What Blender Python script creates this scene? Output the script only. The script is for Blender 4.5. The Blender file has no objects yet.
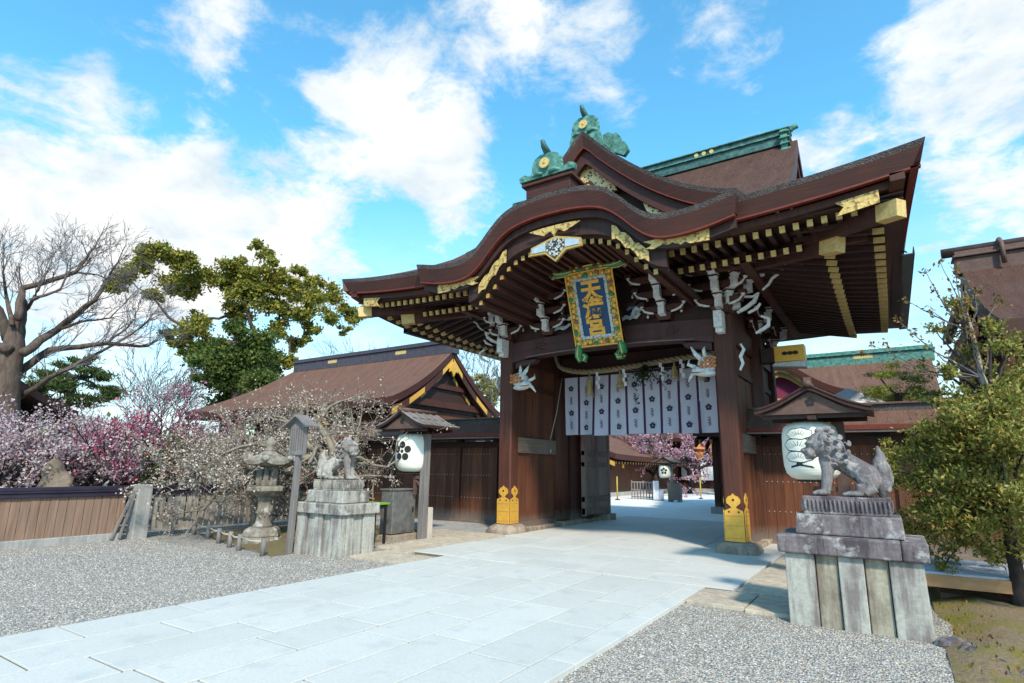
import bpy, bmesh, math, random
from mathutils import Vector, Matrix, noise as mnoise
rad = math.radians
V = Vector
sc = bpy.context.scene
COL = sc.collection
R = random.Random(11)

# ------------------------------------------------------------------ camera, sky, sun, exposure
CAM_H, F_PX, PITCH, ROLL, YAW = 1.65, 570.0, rad(12.5), rad(0.8), rad(33.3)
fwd = V((-math.sin(YAW)*math.cos(PITCH), math.cos(YAW)*math.cos(PITCH), math.sin(PITCH)))
rt0 = V((math.cos(YAW), math.sin(YAW), 0)); up0 = rt0.cross(fwd)
rt = rt0*math.cos(ROLL)+up0*math.sin(ROLL); up = -rt0*math.sin(ROLL)+up0*math.cos(ROLL)
cam_d = bpy.data.cameras.new('camera'); cam = bpy.data.objects.new('camera', cam_d); COL.objects.link(cam)
m3 = Matrix((rt, up, -fwd)).transposed()
cam.matrix_world = Matrix.Translation((0, 0, CAM_H)) @ m3.to_4x4()
cam_d.sensor_width = 36; cam_d.lens = F_PX/1024*36; cam_d.clip_start = 0.05; cam_d.clip_end = 3000
sc.camera = cam

def ray(px, py): return rt*((px-512)/F_PX) + up*(-(py-341.5)/F_PX) + fwd
def at(px, py, d):
    """a point of the place d metres away (on the plan) in the direction measured at (px, py)"""
    r = ray(px, py); h = math.hypot(r.x, r.y)
    return V((0, 0, CAM_H)) + r*(d/h)

SUN_EL, SUN_AZ = rad(42), rad(46)      # azimuth measured from -Y towards +X
to_sun = V((math.sin(SUN_AZ)*math.cos(SUN_EL), -math.cos(SUN_AZ)*math.cos(SUN_EL), math.sin(SUN_EL)))
sun_d = bpy.data.lights.new('sun', 'SUN'); sun = bpy.data.objects.new('sun', sun_d); COL.objects.link(sun)
sun_d.energy = 3.0; sun_d.angle = rad(5.0); sun_d.color = (1.0, 0.89, 0.74)
sun.rotation_euler = (-to_sun).to_track_quat('-Z', 'Y').to_euler(); sun.location = (20, -20, 30)

world = bpy.data.worlds.new('World'); sc.world = world; world.use_nodes = True
def build_world():
    nt = world.node_tree; nt.nodes.clear(); L = nt.links.new
    nd = lambda t: nt.nodes.new(t)
    out = nd('ShaderNodeOutputWorld'); bg = nd('ShaderNodeBackground'); bg.inputs[1].default_value = 0.15
    sky = nd('ShaderNodeTexSky'); sky.sky_type = 'NISHITA'; sky.sun_disc = False
    sky.sun_elevation = SUN_EL; sky.sun_rotation = math.atan2(to_sun.x, to_sun.y)
    sky.air_density = 1.0; sky.dust_density = 0.4; sky.ozone_density = 1.6; sky.altitude = 100
    tc = nd('ShaderNodeTexCoord'); sep = nd('ShaderNodeSeparateXYZ'); L(tc.outputs['Generated'], sep.inputs[0])
    def math_(op, a, b=None, c=None, clamp=False):
        m = nd('ShaderNodeMath'); m.operation = op; m.use_clamp = clamp
        for i, v in enumerate((a, b, c)):
            if v is None: continue
            if isinstance(v, (int, float)): m.inputs[i].default_value = v
            else: L(v, m.inputs[i])
        return m.outputs[0]
    z = math_('MAXIMUM', sep.outputs[2], 0.0); den = math_('ADD', z, 0.30)
    cx = math_('DIVIDE', sep.outputs[0], den); cy = math_('DIVIDE', sep.outputs[1], den)
    cb = nd('ShaderNodeCombineXYZ'); L(cx, cb.inputs[0]); L(cy, cb.inputs[1]); L(z, cb.inputs[2])
    def noise(scale, det, rough, dist, vec):
        n = nd('ShaderNodeTexNoise'); n.inputs['Scale'].default_value = scale; n.inputs['Detail'].default_value = det
        n.inputs['Roughness'].default_value = rough; n.inputs['Distortion'].default_value = dist; L(vec, n.inputs['Vector']); return n.outputs['Fac']
    n1 = noise(4.6, 12, 0.62, 0.3, cb.outputs[0]); n2 = noise(11, 9, 0.66, 0.4, cb.outputs[0])
    dens = math_('ADD', math_('MULTIPLY', n1, 0.66), math_('MULTIPLY', n2, 0.34))
    acc = None
    # cloud banks and clear patches of that day's sky: (direction measured, angular radius, weight)
    for px, py, r, w in ((110, 190, 15, .17), (10, 150, 12, .13), (230, 235, 10, .14), (330, 260, 9, .13), (420, 100, 9, .15), (445, 185, 8, .17), (350, 60, 6, .10), (545, 35, 9, .13),
                         (235, 45, 6, .13), (125, 72, 5, .10), (325, 130, 7, .12), (620, 55, 7, .12), (720, 62, 6, .12), (480, 30, 7, .08), (800, 150, 7, .12), (920, 120, 8, .07), (990, 30, 8, .15), (870, 85, 5, .05), (970, 200, 10, .09), (1015, 130, 7, .09), (40, 250, 10, .10), (150, 310, 9, .10),
                         (60, 40, 11, -.10), (170, 110, 5, -.08), (265, 110, 5, -.06), (660, 125, 8, -.12), (780, 70, 7, -.10), (850, 40, 7, -.10), (395, 240, 5, -.09), (540, 120, 7, -.11), (300, 20, 6, -.08), (890, 160, 4, -.06)):
        d = ray(px, py).normalized(); dp = nd('ShaderNodeVectorMath'); dp.operation = 'DOT_PRODUCT'
        nm = nd('ShaderNodeVectorMath'); nm.operation = 'NORMALIZE'; L(tc.outputs['Generated'], nm.inputs[0])
        L(nm.outputs[0], dp.inputs[0]); dp.inputs[1].default_value = d
        mr = nd('ShaderNodeMapRange'); mr.interpolation_type = 'SMOOTHSTEP'; L(dp.outputs['Value'], mr.inputs[0])
        mr.inputs[1].default_value = math.cos(rad(r)); mr.inputs[2].default_value = 1.0; mr.inputs[3].default_value = 0; mr.inputs[4].default_value = w*(.8 if w > 0 else .9)
        acc = mr.outputs[0] if acc is None else math_('ADD', acc, mr.outputs[0])
    dens = math_('ADD', dens, acc)
    mr = nd('ShaderNodeMapRange'); mr.interpolation_type = 'SMOOTHSTEP'; L(dens, mr.inputs[0])
    mr.inputs[1].default_value = 0.505; mr.inputs[2].default_value = 0.70
    hz = nd('ShaderNodeMapRange'); hz.interpolation_type = 'SMOOTHSTEP'; L(z, hz.inputs[0]); hz.inputs[1].default_value = 0.50; hz.inputs[2].default_value = 0.02; hz.inputs[3].default_value = 0.0; hz.inputs[4].default_value = 0.85
    cf = math_('MAXIMUM', mr.outputs[0], hz.outputs[0])
    tint = nd('ShaderNodeMix'); tint.data_type = 'RGBA'; tint.blend_type = 'MULTIPLY'; tint.inputs[0].default_value = 1
    L(sky.outputs[0], tint.inputs[6]); tint.inputs[7].default_value = (0.62, 1.32, 1.34, 1)
    cl = nd('ShaderNodeMix'); cl.data_type = 'RGBA'
    sh = nd('ShaderNodeMapRange'); L(noise(5.0, 9, .6, .3, cb.outputs[0]), sh.inputs[0]); sh.inputs[1].default_value = .36; sh.inputs[2].default_value = .60
    L(sh.outputs[0], cl.inputs[0]); cl.inputs[6].default_value = (2.7, 3.15, 3.45, 1); cl.inputs[7].default_value = (4.0, 4.05, 4.0, 1)
    mx = nd('ShaderNodeMix'); mx.data_type = 'RGBA'; L(cf, mx.inputs[0]); L(tint.outputs[2], mx.inputs[6]); L(cl.outputs[2], mx.inputs[7])
    L(mx.outputs[2], bg.inputs[0]); L(bg.outputs[0], out.inputs[0])
build_world()
vs = sc.view_settings; vs.view_transform = 'Standard'; vs.look = 'None'; vs.gamma = 1; vs.use_curve_mapping = False; vs.exposure = 0.86
sc.cycles.max_bounces = 8; sc.cycles.diffuse_bounces = 4; sc.cycles.transparent_max_bounces = 8
sc.cycles.use_denoising = True; sc.cycles.sample_clamp_indirect = 6

# ------------------------------------------------------------------ materials
def lin(c): return tuple(((v/12.92) if v <= .04045 else ((v+.055)/1.055)**2.4) for v in c)
class NT:
    def __init__(s, name):
        s.m = bpy.data.materials.new(name); s.m.use_nodes = True; s.t = s.m.node_tree; s.n = s.t.nodes; s.n.clear()
        s.out = s.n.new('ShaderNodeOutputMaterial'); s.b = s.n.new('ShaderNodeBsdfPrincipled'); s.L = s.t.links.new
        s.L(s.b.outputs[0], s.out.inputs[0]); s.tc = s.n.new('ShaderNodeTexCoord')
    def map(s, scale, loc=(0, 0, 0)):
        m = s.n.new('ShaderNodeMapping'); m.inputs['Scale'].default_value = scale; m.inputs['Location'].default_value = loc
        s.L(s.tc.outputs['Object'], m.inputs[0]); return m.outputs[0]
    def noise(s, vec, scale=1, det=5, rough=.6, dist=0):
        n = s.n.new('ShaderNodeTexNoise'); n.inputs['Scale'].default_value = scale; n.inputs['Detail'].default_value = det
        n.inputs['Roughness'].default_value = rough; n.inputs['Distortion'].default_value = dist; s.L(vec, n.inputs['Vector']); return n.outputs['Fac']
    def voro(s, vec, scale, out='Color', feat='F1'):
        n = s.n.new('ShaderNodeTexVoronoi'); n.feature = feat; n.inputs['Scale'].default_value = scale; s.L(vec, n.inputs['Vector']); return n.outputs[out]
    def ramp(s, fac, stops, interp='LINEAR'):
        r = s.n.new('ShaderNodeValToRGB'); r.color_ramp.interpolation = interp; e = r.color_ramp.elements
        while len(e) < len(stops): e.new(.5)
        for i, (p, c) in enumerate(stops):
            e[i].position = p; e[i].color = (*c[:3], 1) if not isinstance(c, (int, float)) else (c, c, c, 1)
        s.L(fac, r.inputs[0]); return r.outputs[0]
    def mix(s, a, b, f, mode='MIX'):
        m = s.n.new('ShaderNodeMix'); m.data_type = 'RGBA'; m.blend_type = mode
        for i, v in ((0, f), (6, a), (7, b)):
            if isinstance(v, (int, float)): m.inputs[i].default_value = v
            elif isinstance(v, tuple): m.inputs[i].default_value = (*v[:3], 1)
            else: s.L(v, m.inputs[i])
        return m.outputs[2]
    def math(s, op, a, b):
        m = s.n.new('ShaderNodeMath'); m.operation = op
        for i, v in enumerate((a, b)):
            if isinstance(v, (int, float)): m.inputs[i].default_value = v
            else: s.L(v, m.inputs[i])
        return m.outputs[0]
    def island(s): return s.n.new('ShaderNodeNewGeometry').outputs['Random Per Island']
    def bump(s, h, strength=.3, dist=.02):
        b = s.n.new('ShaderNodeBump'); b.inputs['Strength'].default_value = strength; b.inputs['Distance'].default_value = dist
        s.L(h, b.inputs['Height']); s.L(b.outputs[0], s.b.inputs['Normal'])
    def col(s, c):
        if isinstance(c, tuple): s.b.inputs['Base Color'].default_value = (*c[:3], 1)
        else: s.L(c, s.b.inputs['Base Color'])
    def set(s, rough=.7, metal=0, spec=.4):
        s.b.inputs['Roughness'].default_value = rough; s.b.inputs['Metallic'].default_value = metal
        s.b.inputs['Specular IOR Level'].default_value = spec
M = {}
def wood(name, c1, c2, c3=None, stretch=(28, 28, 1.3), rough=.65, isl=.35, bump=.35, base_fade=None):
    t = NT(name); g = t.noise(t.map(stretch), 1, 8, .65, .4); c = t.ramp(g, [(.28, c1), (.72, c2)])
    big = t.noise(t.map((.9, .9, .5), (3, 1, 2)), 1, 4, .6)
    c = t.mix(c, c3 or tuple(x*.55 for x in c1), t.ramp(big, [(.42, 0.), (.72, .55)]))
    k = t.math('ADD', t.math('MULTIPLY', t.island(), isl), 1-isl/2); c = t.mix(c, k, 1.0, 'MULTIPLY')
    if base_fade:    # grey splash weathering near the ground
        z = t.n.new('ShaderNodeSeparateXYZ'); gm = t.n.new('ShaderNodeNewGeometry'); t.L(gm.outputs['Position'], z.inputs[0])
        hz = t.math('ADD', z.outputs[2], t.math('MULTIPLY', g, -.5*base_fade)); c = t.mix((.19, .16, .135), c, t.ramp(t.math('DIVIDE', hz, base_fade), [(.1, .25), (.75, 1.)]))
    t.col(c); t.set(rough); t.bump(g, bump, .01); M[name] = t.m
wood('gate_wood', (.036, .010, .006), (.098, .031, .017), (.022, .007, .005), base_fade=.5)
wood('beam_wood', (.036, .014, .014), (.075, .030, .028), (.032, .014, .015), stretch=(1.5, 24, 24))
wood('board_wood', (.055, .018, .009), (.165, .056, .024), (.034, .011, .007), isl=.7, base_fade=.45)
wood('dark_wood', (.024, .009, .007), (.060, .023, .017), (.016, .006, .005))  # dark timber; on rafters, frieze and curved bargeboards it paints in eave shade
wood('door_wood', (.17, .105, .085), (.38, .27, .225), (.09, .055, .045))
wood('rail_wood', (.13, .095, .075), (.27, .21, .165), (.08, .055, .045), stretch=(26, 1.3, 26))
wood('grey_wood', (.13, .12, .12), (.30, .275, .26), (.09, .075, .075))
wood('fence_wood', (.135, .078, .052), (.33, .205, .145), (.17, .13, .105), isl=.55)
wood('fence_grey', (.19, .165, .14), (.42, .37, .31), (.14, .12, .10), isl=.5)
wood('new_wood', (.45, .22, .10), (.62, .36, .18), (.35, .17, .08), stretch=(1.5, 28, 28))
wood('lantern_roof_wood', (.075, .04, .032), (.16, .09, .07), (.05, .03, .025), stretch=(6, 3, 6))
wood('roof_edge_red', (.030, .008, .005), (.085, .022, .012), (.018, .005, .004), stretch=(1.2, 1.2, 55), isl=0, rough=.6)
def simple(name, c, rough=.6, metal=0, var=.3, scale=8, bump=.15, c2=None, spec=.4):
    t = NT(name); n = t.noise(t.map((1, 1, 1)), scale, 6, .6)
    t.col(t.ramp(n, [(.3, tuple(x*(1-var) for x in c)), (.7, c2 or c)])); t.set(rough, metal, spec)
    if bump: t.bump(n, bump, .01)
    M[name] = t.m
simple('gold', (.84, .46, .075), .42, .35, .22, 14, .12)
simple('gold_dull', (.58, .38, .11), .5, .25, .4, 22, .25)
simple('gold_pale', (.70, .50, .19), .55, .15, .35, 20, .2)
simple('white_paint', (.74, .74, .72), .75, 0, .40, 16, .2)
simple('vermilion', (.16, .024, .012), .6, 0, .35, 9)
simple('copper_green', (.065, .22, .175), .65, .1, .65, 9, .4, (.13, .34, .28))
simple('copper_dark', (.035, .085, .085), .6, .2, .5, 7, .2, (.08, .19, .175))
simple('gutter_metal', (.05, .056, .052), .5, .3, .4, 6, .1)
simple('ridge_metal', (.11, .09, .11), .4, .5, .4, 6, .1)
simple('purple_metal', (.075, .06, .095), .35, .6, .4, 3, .05)
simple('steel', (.24, .24, .25), .45, .6, .35, 5, .05, (.33, .32, .30))
simple('black', (.014, .013, .014), .6, 0, .3)
simple('ink', (.02, .02, .024), .8, 0, .2, 8, 0)
simple('blue_panel', (.012, .075, .20), .55, 0, .3, 30, .05)
simple('pale_blue', (.40, .52, .60), .6, 0, .35, 25, .1)
simple('sky_blue_paint', (.10, .25, .42), .6, 0, .5, 14, .1)
simple('green_paint', (.03, .26, .10), .5, 0, .4, 20, .1)
simple('orange_paint', (.55, .20, .06), .6, 0, .4, 18, .1)
simple('green_cloth', (.16, .38, .03), .8, 0, .3, 20, .1)
simple('purple_cloth', (.22, .03, .085), .85, 0, .2, 40, .05)
simple('seam', (.06, .022, .075), .85, 0, .3, 20, .05)
simple('print_ink', (.055, .05, .10), .9, 0, .2, 20, 0)
simple('cord', (.50, .44, .34), .85, 0, .3, 30, .1)
simple('straw', (.50, .40, .20), .85, 0, .45, 40, .3)
simple('rope_straw', (.36, .29, .18), .9, 0, .5, 60, .4)
simple('sheet_white', (.72, .75, .80), .7, 0, .08, 3, .05)
simple('board_blue', (.48, .53, .62), .55, 0, .12, 2, .05)
simple('yellow_post', (.50, .42, .05), .6, 0, .3, 9, .05)
simple('paper', (.80, .80, .70), .75, 0, .06, 5, .05)
simple('plaster', (.55, .50, .44), .85, 0, .2, 3, .1)
simple('carve_red', (.34, .13, .05), .6, 0, .4, 30, .2)
def lantern_paper():
    t = NT('lantern_paper'); n = t.noise(t.map((1, 1, 1)), 4, 5); c = t.ramp(n, [(.3, (.70, .71, .60)), (.7, (.80, .80, .72))])
    w = t.n.new('ShaderNodeTexWave'); w.wave_type = 'BANDS'; w.bands_direction = 'Z'; w.inputs['Scale'].default_value = 14; t.L(t.map((1, 1, 1)), w.inputs[0])
    t.col(c); t.set(.7); t.bump(w.outputs['Fac'], .25, .006)
    t.b.inputs['Subsurface Weight'].default_value = 0; M['lantern_paper'] = t.m
lantern_paper()
def cloth():
    t = NT('noren_cloth'); n = t.noise(t.map((60, 60, 60)), 1, 3); c = t.ramp(n, [(.3, (.60, .62, .74)), (.7, (.70, .71, .82))])
    t.col(c); t.set(.9, 0, .1); t.bump(n, .1, .003)
    tr = t.n.new('ShaderNodeBsdfTranslucent'); tr.inputs[0].default_value = (.7, .72, .84, 1); mx = t.n.new('ShaderNodeMixShader'); mx.inputs[0].default_value = .3
    t.L(t.b.outputs[0], mx.inputs[1]); t.L(tr.outputs[0], mx.inputs[2]); t.L(mx.outputs[0], t.out.inputs[0]); M['noren_cloth'] = t.m
cloth()
def bark_roof(name, a, b, c3):
    t = NT(name); f = t.noise(t.map((22, 22, 22)), 1, 8, .75); g = t.noise(t.map((.8, .8, .8)), 1, 5, .6); fine = t.voro(t.map((1, 1, 1)), 46, 'Distance')
    c = t.ramp(f, [(.3, a), (.7, b)]); c = t.mix(c, c3, t.ramp(g, [(.45, 0.), (.75, .5)])); st = t.noise(t.map((6, 1.1, 1.1), (3, 0, 1)), 1, 7, .7); c = t.mix(c, t.ramp(st, [(.3, .62), (.7, 1.25)]), .75, 'MULTIPLY'); c = t.mix(c, (.17, .165, .13), t.ramp(t.noise(t.map((1, 1, 1), (2, 7, 4)), 5.5, 9, .78), [(.60, 0.), (.70, .55)])); c = t.mix(c, t.ramp(fine, [(.0, .55), (.5, 1.15)]), .6, 'MULTIPLY')
    t.col(c); t.set(.9, 0, .15); t.bump(t.math('ADD', f, fine), .7, .03); M[name] = t.m
bark_roof('roof_bark', (.052, .026, .020), (.135, .074, .058), (.10, .066, .058))
bark_roof('roof_bark_red', (.105, .053, .04), (.215, .118, .088), (.15, .10, .082))
bark_roof('roof_bark_grey', (.035, .028, .027), (.13, .11, .108), (.17, .15, .145))
def stone(name, a, b, dark, streak=.6, sc_=5, rough=.85, isl=.18, white=None):
    t = NT(name); n = t.noise(t.map((1, 1, 1)), sc_*4, 8, .7); s1 = t.noise(t.map((7, 7, .7)), 1, 6, .65); g = t.noise(t.map((1, 1, 1), (5, 5, 5)), 2.2, 6, .6)
    c = t.ramp(n, [(.3, a), (.7, b)])
    c = t.mix(c, dark, t.ramp(t.math('MULTIPLY', s1, t.math('ADD', g, .5)), [(.42, 0.), (.60, streak)]))
    if white: c = t.mix(c, white, t.ramp(t.noise(t.map((1, 1, 1), (9, 2, 7)), 4.5, 7, .7), [(.54, 0.), (.64, .75)]))
    k = t.math('ADD', t.math('MULTIPLY', t.island(), isl), 1-isl/2); c = t.mix(c, k, 1.0, 'MULTIPLY')
    t.col(c); t.set(rough, 0, .25); t.bump(n, .5, .012); M[name] = t.m
stone('granite', (.30, .30, .27), (.48, .47, .42), (.13, .10, .10), .75)
stone('granite_warm', (.27, .25, .19), (.43, .40, .31), (.14, .10, .08), .7)
stone('granite_dark', (.12, .10, .11), (.24, .21, .21), (.055, .042, .05), .85, white=(.45, .44, .42))
stone('granite_stained', (.26, .25, .22), (.43, .41, .36), (.10, .085, .085), .85, white=(.50, .49, .46))
stone('lion_pale', (.22, .205, .19), (.40, .375, .345), (.11, .095, .09), .75, white=(.48, .46, .44))
stone('lion_stone', (.15, .133, .133), (.32, .295, .29), (.07, .058, .065), .7, white=(.42, .40, .40))
stone('lantern_stone', (.17, .155, .125), (.31, .285, .235), (.12, .10, .08), .7, white=(.46, .46, .44))
stone('sand_stone', (.40, .34, .26), (.56, .49, .39), (.26, .21, .17), .5)
stone('base_rock', (.25, .20, .15), (.42, .35, .27), (.16, .10, .08), .6)
stone('concrete', (.30, .30, .29), (.42, .41, .40), (.20, .19, .18), .5)
def paving():
    t = NT('paving'); n = t.noise(t.map((1, 1, 1)), 42, 6, .7); g = t.noise(t.map((.7, .7, .7)), 1, 6, .6); m = t.noise(t.map((3.2, 3.2, 3.2)), 1, 5, .6)
    c = t.ramp(n, [(.3, (.47, .47, .445)), (.7, (.575, .575, .545))])
    k = t.math('ADD', t.math('MULTIPLY', t.island(), .11), .94); c = t.mix(c, k, 1.0, 'MULTIPLY')
    c = t.mix(c, (.44, .435, .40), t.ramp(g, [(.48, 0.), (.72, .6)])); c = t.mix(c, (.34, .37, .38), t.ramp(m, [(.54, 0.), (.72, .45)]))
    t.col(c); t.set(.75, 0, .3); t.bump(n, .25, .006); M['paving'] = t.m
paving()
def gravel():
    t = NT('gravel'); v = t.map((1, 1, 1)); vc = t.n.new('ShaderNodeTexVoronoi'); vc.inputs['Scale'].default_value = 42; vc.inputs['Randomness'].default_value = 1; t.L(v, vc.inputs['Vector'])
    sp = t.n.new('ShaderNodeSeparateColor'); t.L(vc.outputs['Color'], sp.inputs[0])
    c = t.ramp(sp.outputs[0], [(.0, (.25, .225, .205)), (.3, (.40, .365, .325)), (.55, (.49, .44, .375)), (.8, (.57, .53, .475)), (1., (.70, .67, .62))])
    c = t.mix(c, (.37, .27, .18), t.ramp(sp.outputs[1], [(.80, 0.), (.92, .7)])); c = t.mix(c, (.24, .26, .275), t.ramp(sp.outputs[2], [(.78, 0.), (.95, .7)]))
    c = t.mix(c, t.ramp(vc.outputs['Distance'], [(.35, 1.), (.85, .42)]), 1.0, 'MULTIPLY')
    g = t.noise(t.map((.35, .35, .35)), 1, 5, .6); c = t.mix(c, (.44, .385, .32), t.ramp(g, [(.45, 0.), (.8, .4)]))
    t.col(c); t.set(.85, 0, .25); t.bump(t.ramp(vc.outputs['Distance'], [(0., 1.), (.8, 0.)]), 1., .022); M['gravel'] = t.m
gravel()
def earth(name, a, b, c3, sc_=9):
    t = NT(name); n = t.noise(t.map((1, 1, 1)), sc_*3, 9, .75); g = t.noise(t.map((1, 1, 1)), 1.6, 6, .65)
    c = t.ramp(n, [(.3, a), (.7, b)]); c = t.mix(c, c3, t.ramp(g, [(.45, 0.), (.6, .85)])); t.col(c); t.set(.95, 0, .1); t.bump(n, .9, .03); M[name] = t.m
earth('soil', (.10, .075, .05), (.23, .17, .115), (.17, .15, .06))
earth('moss', (.14, .10, .062), (.34, .25, .16), (.20, .18, .03))
earth('sand', (.72, .71, .68), (.80, .785, .755), (.68, .67, .64))
earth('rock', (.13, .10, .08), (.26, .21, .165), (.18, .14, .10), 4)
def leafmat(name, cols, rough=.6, trans=.3, spec=.3):
    t = NT(name); c = t.ramp(t.island(), [(i/(len(cols)-1), k) for i, k in enumerate(cols)]); t.col(c); t.set(rough, 0, spec)
    if trans:
        tr = t.n.new('ShaderNodeBsdfTranslucent'); t.L(c, tr.inputs[0]); mx = t.n.new('ShaderNodeMixShader'); mx.inputs[0].default_value = trans
        t.L(t.b.outputs[0], mx.inputs[1]); t.L(tr.outputs[0], mx.inputs[2]); t.L(mx.outputs[0], t.out.inputs[0])
    M[name] = t.m
leafmat('camphor_leaf', [(.09, .13, .024), (.17, .195, .032), (.28, .245, .038), (.40, .31, .055)])
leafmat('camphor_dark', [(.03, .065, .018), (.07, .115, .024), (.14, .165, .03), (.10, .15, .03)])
leafmat('shrub_leaf', [(.075, .11, .02), (.15, .175, .03), (.25, .245, .05), (.38, .33, .09), (.30, .18, .04)], .5)
leafmat('twig_leaf', [(.10, .05, .03), (.20, .14, .03), (.28, .15, .05)])
leafmat('pine_leaf', [(.03, .06, .02), (.06, .095, .025), (.10, .125, .035)])
leafmat('pine_bright', [(.14, .20, .03), (.23, .29, .045), (.30, .34, .07)])
leafmat('pink_pale', [(.44, .31, .325), (.58, .45, .46), (.70, .62, .61), (.34, .20, .225)], .8, .35)
leafmat('pink_mid', [(.42, .14, .23), (.52, .25, .34), (.60, .40, .46), (.30, .08, .15)], .8, .35)
leafmat('crimson', [(.34, .03, .085), (.50, .07, .15), (.56, .17, .25)], .8, .35)
leafmat('white_bloom', [(.52, .42, .35), (.70, .64, .56), (.40, .25, .20), (.60, .54, .48)], .8, .3)
leafmat('pebble', [(.16, .15, .14), (.30, .275, .25), (.38, .34, .29), (.44, .37, .28), (.48, .45, .41), (.25, .255, .255), (.58, .555, .51)], .85, 0, .3)
leafmat('sakaki', [(.02, .045, .015), (.04, .07, .03)])
leafmat('hedge', [(.04, .06, .015), (.09, .10, .03), (.14, .12, .04)])
def bark(name, a, b):
    t = NT(name); n = t.noise(t.map((9, 9, 2.5)), 1, 8, .7); t.col(t.ramp(n, [(.3, a), (.7, b)])); t.set(.9, 0, .15); t.bump(n, .7, .03); M[name] = t.m
bark('bark_brown', (.042, .03, .026), (.15, .112, .09))
bark('bark_dark', (.025, .02, .02), (.07, .055, .05))
bark('bark_pale', (.22, .19, .15), (.40, .35, .29))
bark('bark_plum', (.13, .11, .085), (.29, .25, .20))
bark('bark_olive', (.09, .075, .035), (.22, .19, .11))
bark('twig_grey', (.10, .085, .09), (.19, .165, .17))
def ornament(name, cols, scale):
    t = NT(name); v = t.n.new('ShaderNodeTexVoronoi'); v.inputs['Scale'].default_value = scale; t.L(t.map((1, 1, 1)), v.inputs['Vector'])
    sp = t.n.new('ShaderNodeSeparateColor'); t.L(v.outputs['Color'], sp.inputs[0]); n = len(cols)
    c = t.ramp(sp.outputs[0], [(i/n, k) for i, k in enumerate(cols)], 'CONSTANT'); t.col(c); t.set(.5, .1); t.bump(v.outputs['Distance'], .6, .01); M[name] = t.m
def goldplate():
    t = NT('gold_plate_metal'); n = t.noise(t.map((1, 1, 1)), 9, 7, .7); v = t.voro(t.map((1, 1, 1)), 17, 'Distance'); c = t.ramp(n, [(.3, (.46, .30, .09)), (.7, (.70, .50, .18))])
    c = t.mix(c, (.16, .09, .03), t.ramp(v, [(.62, 0.), (.72, .8)])); t.col(c); t.set(.5, .3); t.bump(v, .5, .01); M['gold_plate_metal'] = t.m
goldplate()
ornament('frame_ornament', [(.55, .33, .06), (.62, .40, .10), (.03, .20, .08), (.30, .14, .05), (.60, .42, .15)], 22)
ornament('band_ornament', [(.45, .50, .52), (.55, .45, .25), (.10, .25, .40), (.50, .55, .55)], 30)
ornament('scroll_black_white', [(.02, .02, .025), (.35, .38, .36), (.04, .05, .05), (.5, .5, .45)], 26)
ornament('gold_fretwork', [(.72, .55, .26), (.62, .44, .16), (.10, .05, .03), (.75, .60, .34), (.66, .48, .2)], 24)

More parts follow.
